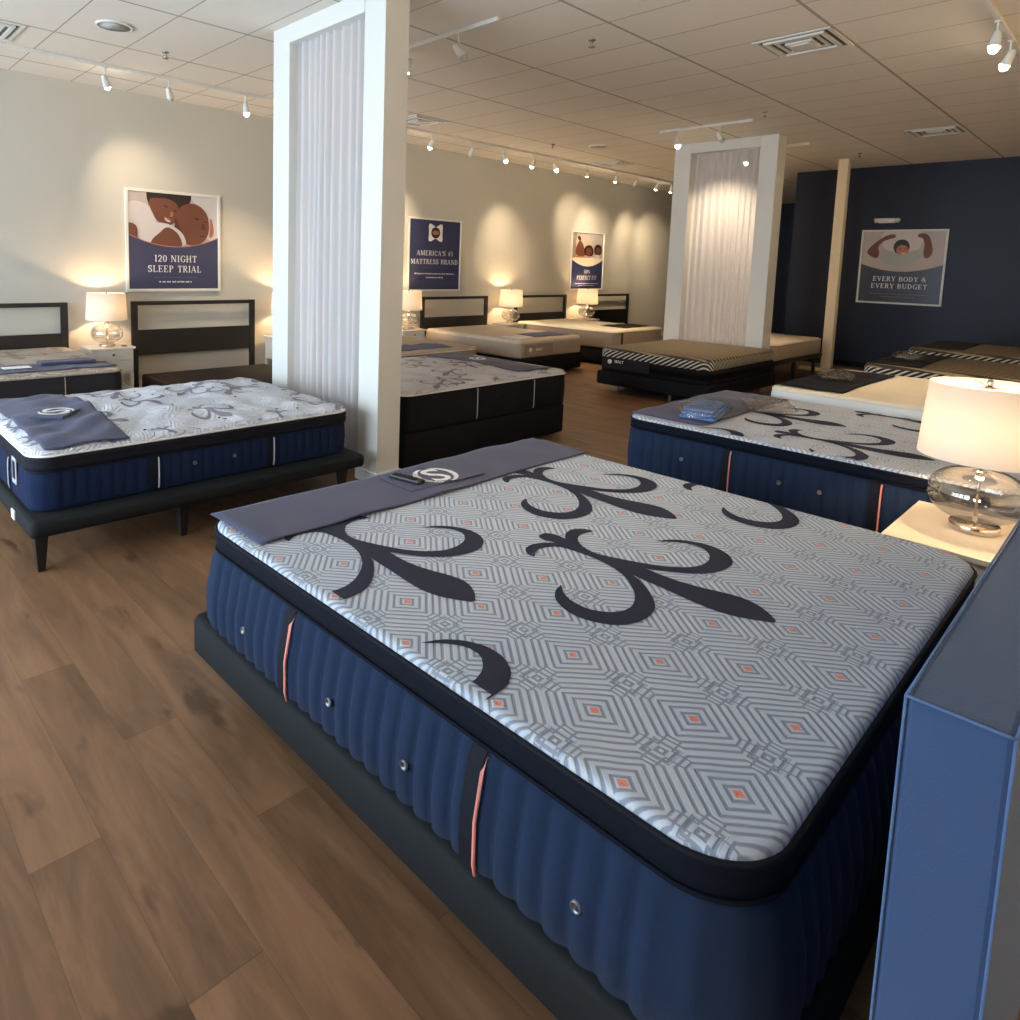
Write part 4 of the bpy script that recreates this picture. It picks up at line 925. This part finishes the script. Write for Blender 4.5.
# wall beds
bed_base(.66, 6.62, 1.56, 1.88, .06, .3, 'black base of the bed at the left edge', 'black_knit', [(.8, 6.8), (2.1, 6.8), (.8, 8.3), (2.1, 8.3)], leg=(.03, .03))
mW1, hW1 = mattress(.66, 6.62, 1.56, 1.88, .3, .6, 'taupe quilted mattress with charcoal sides at the left edge', 'puff_taupe', 'charcoal', None, r=.1, pipe='taupe', crown=.02, tuft=.005, motif=(.8, (.9, .9)), motif_mat='taupe', tapes=[('y0', 1.05, 0)], tape_mat='taupe')
cloth('slate runner on the taupe bed at the left edge', .64, 6.72, 2.2, 7.1, safe(hW1, .75, 6.7, 2.12, 8.4, .04), seed=31, n=34, m=14)
tag(MB().box(1.28, 6.84, 0, 1.5, 6.96, .006).obj('price_card', M['print_white'], None, (0, 0, hW1(1.4, 6.9)+.019), .001), 'white card on the runner at the left edge bed', 'card')
pc = MB().box(-.24, -.08, 0, .24, .1, .03).obj('folded_sleeve', M['slate'], None, (1.83, 7.0, hW1(1.4, 6.9)+.016), .01); tag(pc, 'folded slate packet on the left edge bed', 'packet')
bed_base(2.98, 6.4, 1.66, 1.9, .05, .24, 'bare dark brown adjustable base without a mattress', 'brown_cloth', [(3.2, 6.6), (4.5, 6.6), (3.2, 8.1), (4.5, 8.1)], leg=(.03, .03))
bed_base(5.45, 6.5, 1.55, 1.95, .05, .3, 'dark base of the bed just right of the near curtain panel', 'black_knit', [(5.6, 6.7), (6.9, 6.7), (5.6, 8.3), (6.9, 8.3)], leg=(.03, .03))
mW3, hW3 = mattress(5.45, 6.5, 1.55, 1.95, .3, .52, 'taupe mattress seen between the near panel and the black sided bed', 'puff_taupe', 'taupe', None, r=.1, pipe='cream', crown=.02, tuft=.004)
cloth('slate runner on the taupe bed right of the near panel', 5.5, 6.62, 6.6, 7.0, safe(hW3, 5.55, 6.6, 6.9, 8.4, .04), seed=33, n=28, m=14)
bed_base(7.78, 6.42, 1.6, 2.05, .04, .3, 'black base below the grey mattress with a foot label', 'black_knit', [(7.9, 6.6), (9.2, 6.6), (7.9, 8.3), (9.2, 8.3)], leg=(.03, .03))
def w4label(t, place):
    MB().box(.12, -.012, .04, .8, -.004, .2).obj('label_panel', M['taupe'], t)
    MB().lathe([(.035, 0), (.035, .004)], 24, (.25, -.012, .12), axis=(0, -1, 0)).obj('brand_badge', M['print_white'], t)
    v, f = text_raw('SEALY', .06); mb = MB(); mb.add([(.46+a, -.0135, b+.1) for a, b, _ in v], f); mb.obj('brand_lettering', M['print_white'], t)
mW4, hW4 = mattress(7.75, 6.4, 1.62, 2.1, .3, .57, 'grey beige mattress with a foot label, third from the far corner', 'taupe_top', 'greige', None, r=.12, er=.05, crown=.02, pipe=None, labels=[w4label])
cloth('slate runner on the grey bed with the foot label', 8.3, 6.55, 9.2, 6.95, safe(hW4, 7.85, 6.5, 9.25, 8.4, .04), seed=34, n=28, m=14)
cloth('pale stripe edged throw on the grey bed with the foot label', 7.85, 6.5, 8.25, 6.85, safe(hW4, 7.9, 6.55, 9.25, 8.4, .04), mat='white_knit', seed=35, n=16, m=14, name='sleeve_throw')
bed_base(10.15, 6.35, 1.62, 2.1, .04, .3, 'black base below the cream topped mattress near the far corner', 'black_knit', [(10.3, 6.5), (11.6, 6.5), (10.3, 8.2), (11.6, 8.2)], leg=(.03, .03))
mW5, hW5 = mattress(10.12, 6.32, 1.68, 2.15, .3, .61, 'cream topped grey sided mattress in front of the farthest lamp', 'cream', 'taupe', None, r=.1, er=.03, crown=.01, pipe='cream', tapes=[('y0', .25, 1)], tape_mat='ink')
cloth('dark slate runner on the far cream topped bed', 10.75, 6.5, 11.7, 7.0, safe(hW5, 10.2, 6.4, 11.7, 8.4, .04), mat='base_grey', seed=36, n=28, m=14)

# ------------------------------------------------------------------ posters
def poster(name, label, origin, rz, W, H, frame_w, art):
    t = thing(name, label, 'poster', origin, rz)     # local: x right, z up, front faces -Y
    f = MB(); w = frame_w; T = .03
    f.box(0, -T, 0, w, 0, H).box(W-w, -T, 0, W, 0, H).box(w, -T, 0, W-w, 0, w).box(w, -T, H-w, W-w, 0, H)
    f.obj('frame', M['white_paint'], t, bevel=.003)
    art(t, W, H, w)
    return t
def flat(t, name, items, depth0=.012):
    """items: (points, material key) stacked from back to front"""
    mb = MB(); keys = []
    for k, (pts, mk) in enumerate(items):
        if len(pts) < 3: continue
        if mk not in keys: keys.append(mk)
        area = sum(pts[i][0]*pts[(i+1) % len(pts)][1]-pts[(i+1) % len(pts)][0]*pts[i][1] for i in range(len(pts)))
        if area < 0: pts = pts[::-1]
        mb.add([(x, -depth0-k*.0006, z) for x, z in pts], [tuple(range(len(pts)))], keys.index(mk))
    return mb.obj(name, [M[k] for k in keys], t)
def lettering(t, s, cx, z, size, width, name='lettering', mat='print_white', d=.021):
    v, f = serif_raw(s, size, width); mb = MB(); mb.add([(cx+a, -d-.0001*(i % 3), z+b) for i, (a, b, _) in enumerate(v)], f)
    return mb.obj(name, M[mat], t)
def bars(t, cx, z, W, rows, d=.021, hgt=.011, seed=0, mat='print_white'):
    r = random.Random(seed); mb = MB()
    for k in range(rows):
        w = W*(1 if k == 0 else .62); x = cx-w/2
        while x < cx+w/2-.01:
            l = min(r.uniform(.02, .055), cx+w/2-x); q = x
            while q < x+l-.004: mb.box(q, -d-.0005, z-k*.035, q+.006, -d, z-k*.035+hgt*r.uniform(.6, 1.)); q += .0085
            x += l+.014
    mb.obj('small_print', M[mat], t)
def arc_band(W, w, zc, dip, n=24):
    return [(w+(W-2*w)*i/n, zc-dip*(1-((2*i/n)-1)**2)) for i in range(n+1)]
def art_couple(t, W, H, w):
    zc, dip = .70, .135; a = arc_band(W, w, zc, dip); x0, x1, z1 = w, W-w, H-w
    C = lambda p: clip_rect(p, x0, w, x1, z1)
    it = [([(x0, w), (x1, w), (x1, z1), (x0, z1)], 'linen')]
    it += [(C(smooth2([(.75, 1.3), (1.3, 1.3), (1.3, .6), (.95, .7), (1.0, 1.0), (.85, 1.16)])), 'linen2'),
           (C(smooth2([(.0, 1.08), (.14, 1.12), (.3, 1.06), (.38, .9), (.36, .72), (.2, .62), (0, .66)])), 'linen2'),
           (C(smooth2([(.26, 1.3), (.26, 1.12), (.34, 1.0), (.5, 1.02), (.66, 1.02), (.82, 1.1), (.84, 1.3)])), 'hair'),
           (C(smooth2([(.29, 1.13), (.32, 1.16), (.40, 1.16), (.52, 1.17), (.64, 1.12), (.67, 1.03), (.66, .92), (.58, .84), (.48, .83), (.38, .88), (.33, .98), (.30, 1.04)])), 'skin_dark'),
           (C(ell(.305, 1.09, .022, .035)), 'skin_dark'),
           (C(ell(.50, 1.065, .028, .008, rot=-.35)), 'hair'), (C(ell(.615, 1.02, .022, .007, rot=-.3)), 'hair'),
           (C(smooth2([(.57, 1.03), (.60, .96), (.575, .935), (.545, .94)])), 'skin_mid'),
           (C(smooth2([(.47, .935), (.52, .905), (.565, .885), (.55, .87), (.5, .88)])), 'linen2'),
           (C(smooth2([(.46, .94), (.52, .913), (.57, .893), (.57, .9), (.52, .925)])), 'lip'),
           (C(smooth2([(.62, .96), (.68, 1.08), (.8, 1.13), (.92, 1.12), (1.04, 1.02), (1.07, .88), (1.06, .74), (.98, .62), (.80, .58), (.68, .66), (.64, .8)])), 'skin_dark'),
           (C(smooth2([(.62, .98), (.66, .84), (.72, .74), (.74, .6), (.66, .6), (.6, .8)])), 'skin_shade'),
           (C(smooth2([(1.08, .98), (1.12, .9), (1.14, .74), (1.06, .68), (1.08, .82)])), 'skin_mid'),
           (C(ell(.90, .935, .035, .010, rot=-.2)), 'hair'), (C(ell(1.02, .90, .025, .008, rot=-.2)), 'hair'),
           (C(smooth2([(.98, .9), (1.02, .82), (1.0, .79), (.95, .8)])), 'skin_shade'), (C(ell(.965, .715, .035, .012, rot=.05)), 'skin_shade'),
           (C(smooth2([(.0, .84), (.1, .84), (.15, .78), (.14, .62), (0, .62)])), 'skin_dark'),
           (C(smooth2([(.16, .68), (.22, .76), (.34, .86), (.5, .86), (.64, .8), (.73, .72), (.77, .56), (.2, .54)])), 'linen2'),
           (C(smooth2([(.3, .64), (.42, .74), (.5, .82), (.6, .78), (.68, .7), (.72, .54), (.3, .52)])), 'skin_dark'),
           (a+[(x1, w), (x0, w)], 'print_blue'),
           ([(p[0], p[1]+.006) for p in a]+[(p[0], p[1]-.004) for p in a[::-1]], 'lip')]
    flat(t, 'print', it, .008)
    lettering(t, '120 NIGHT', W/2+.01, .375, .115, .56, d=.024); lettering(t, 'SLEEP TRIAL', W/2+.0, .245, .115, .70, d=.024)
    MB().box(W/2-.28, -.0235, .178, W/2+.28, -.023, .181).obj('rule', M['print_grey'], t)
    bars(t, W/2, .115, .42, 1, d=.0235, seed=3, hgt=.02)
def art_navy(t, W, H, w):
    flat(t, 'print', [([(w, w), (W-w, w), (W-w, H-w), (w, H-w)], 'print_blue')])
    cx, cz = W/2+.0, 1.0; s = 1.3
    bow = smooth2([(-.13, .10), (-.10, .12), (-.05, .10), (0, .07), (.05, .10), (.10, .12), (.13, .10), (.12, 0), (.13, -.1), (.10, -.12), (.05, -.10), (0, -.07), (-.05, -.10), (-.10, -.12), (-.13, -.10), (-.12, 0)], 1)
    flat(t, 'emblem', [([(cx+a*s, cz+b*s) for a, b in bow], 'print_white'), (ell(cx, cz, .105, .095), 'hair'), (ell(cx, cz, .085, .04), 'skin_mid')], .014)
    lettering(t, 'AMERICA\'S #1', W/2, .61, .115, .86); lettering(t, 'MATTRESS BRAND', W/2, .465, .115, 1.12)
    MB().box(W/2-.3, -.0215, .40, W/2+.3, -.021, .403).obj('rule', M['print_grey'], t)
    bars(t, W/2, .29, .94, 1, seed=5, hgt=.024); bars(t, W/2, .225, .4, 1, seed=6, hgt=.024)
def art_small(t, W, H, w):
    a = arc_band(W, w, .66, .15); C = lambda p: clip_rect(p, w, w, W-w, H-w)
    it = [([(w, w), (W-w, w), (W-w, H-w), (w, H-w)], 'linen'),
          (C([(w, .66), (.2, .7), (.2, 1.3), (w, 1.3)]), 'taupe'),
          (C(smooth2([(.08, .7), (.2, .74), (.62, .72), (1.0, .7), (1.1, .66), (.1, .62)])), 'skin_mid'),
          (C(smooth2([(.15, 1.05), (.25, 1.15), (.5, 1.18), (.74, 1.1), (.82, .95), (.7, .84), (.4, .8), (.2, .86)])), 'taupe_top'),
          (C(smooth2([(.14, .74), (.2, .95), (.3, 1.08), (.42, 1.0), (.5, .85), (.62, .8), (.5, .72)])), 'skin_dark'),
          (C(smooth2([(.2, 1.12), (.28, 1.17), (.36, 1.1), (.3, 1.03)])), 'hair'),
          (C(smooth2([(.46, .84), (.52, .95), (.7, .98), (.8, .92), (.84, .8), (.78, .72), (.52, .74)])), 'hair'),
          (C(ell(.65, .83, .11, .09)), 'skin_dark'),
          (C(smooth2([(.84, .84), (.88, .98), (1.02, 1.0), (1.14, .95), (1.14, .76), (.9, .76)])), 'hair'),
          (C(ell(1.0, .86, .1, .07)), 'skin_dark'), (C(ell(.98, .74, .1, .03)), 'linen2'),
          (C(smooth2([(w, .7), (.4, .69), (W-w, .72), (W-w, .5), (w, .5)])), 'cream'),
          (a+[(W-w, w), (w, w)], 'print_blue')]
    flat(t, 'print', it, .008)
    lettering(t, '50%', W/2, .36, .1, .24); lettering(t, 'PERFECT FIT', W/2, .22, .12, .74)
    bars(t, W/2, .13, .86, 1, seed=7, hgt=.018); bars(t, W/2, .09, .6, 1, seed=8, hgt=.014)
def art_arms(t, W, H, w):
    a = arc_band(W, w, .70, .13); C = lambda p: clip_rect(p, w, w, W-w, H-w)
    it = [([(w, w), (W-w, w), (W-w, H-w), (w, H-w)], 'linen'),
          (C(smooth2([(.3, 1.3), (.95, 1.3), (.92, 1.05), (.84, .92), (.4, .92), (.32, 1.05)])), 'linen2'),
          (C(smooth2([(.30, .90), (.27, .78), (.12, .86), (.10, .93), (.18, 1.04), (.34, 1.18), (.44, 1.22), (.52, 1.22), (.52, 1.16), (.44, 1.14), (.34, 1.1), (.26, 1.0)], 1)), 'skin_dark'),
          (C(smooth2([(.94, .92), (.96, .80), (1.04, .82), (1.08, .92), (1.05, 1.06), (1.0, 1.2), (.92, 1.24), (.84, 1.22), (.84, 1.17), (.92, 1.15), (.95, 1.06)], 1)), 'skin_dark'),
          (C(smooth2([(.30, .92), (.42, .93), (.60, .90), (.76, .92), (.92, .94), (.96, .82), (.84, .76), (.78, .68), (.44, .68), (.34, .78)], 1)), 'shirt'),
          (C(ell(.62, 1.0, .12, .13)), 'hair'),
          (C(smooth2([(.56, .88), (.54, .98), (.62, 1.05), (.72, 1.0), (.73, .9), (.66, .85)])), 'skin_mid'),
          (C(ell(.655, .885, .04, .015)), 'linen2'), (C(ell(.60, .97, .02, .008)), 'skin_shade'), (C(ell(.69, .965, .018, .008)), 'skin_shade'),
          (a+[(W-w, w), (w, w)], 'print_dark')]
    flat(t, 'print', it, .008)
    lettering(t, 'EVERY BODY &', W/2, .40, .115, .80); lettering(t, 'EVERY BUDGET', W/2, .275, .115, .84)
    MB().box(W/2-.36, -.0215, .235, W/2+.36, -.021, .237).obj('rule', M['print_grey'], t)
    bars(t, W/2, .17, .84, 1, seed=11, hgt=.014, mat='print_grey'); bars(t, W/2, .12, .5, 1, seed=12, hgt=.014, mat='print_grey')
poster('poster', 'framed poster of a couple reading 120 NIGHT SLEEP TRIAL on the left wall', (2.94, YA-.002, 1.215), 0, 1.22, 1.26, .035, art_couple)
poster('poster', 'framed navy poster reading AMERICA\'S #1 MATTRESS BRAND', (7.47, YA-.002, 1.19), 0, 1.25, 1.24, .03, art_navy)
poster('poster', 'small distant poster with a family photo and PERFECT FIT lettering', (12.02, YA-.002, 1.19), 0, 1.23, 1.25, .03, art_small)
poster('poster', 'framed poster of flexed arms reading EVERY BODY and EVERY BUDGET on the navy wall', (XB-.002, 3.87, 1.185), -PI/2, 1.27, 1.3, .03, art_arms)
em = thing('emergency_light', 'small cream emergency light fixture above the poster on the navy wall', 'emergency light', (XB-.001, 3.5, 2.65))
MB().box(-.07, -.13, -.05, 0, .13, .035).obj('housing', M['white_plastic'], em, bevel=.012)
for s in (-1, 1): MB().lathe([(.02, 0), (.035, .02), (.042, .06), (0, .062)], 18, (-.03, s*.13, .005), axis=(-.6, s*.7, -.2)).obj('lamp_head', M['white_plastic'], em)

# ------------------------------------------------------------------ light
w = bpy.data.worlds.new('world'); S.world = w; w.use_nodes = True
bg = w.node_tree.nodes['Background']; bg.inputs[0].default_value = (.72, .86, 1., 1); bg.inputs[1].default_value = 11.
L = bpy.data.lights.new('window_portal', 'AREA'); L.shape = 'RECTANGLE'; L.size = 7.2; L.size_y = 2.9; L.cycles.is_portal = True
o = bpy.data.objects.new('window_portal', L); COL.objects.link(o); o.location = (WX-.25, 4.95, 1.67); o.rotation_euler = (0, -PI/2, 0)
o.rotation_euler = Vector((1, 0, 0)).to_track_quat('-Z', 'Y').to_euler()
vs = S.view_settings; vs.view_transform = 'Standard'; vs.look = 'None'; vs.gamma = 1; vs.use_curve_mapping = False; vs.exposure = .35
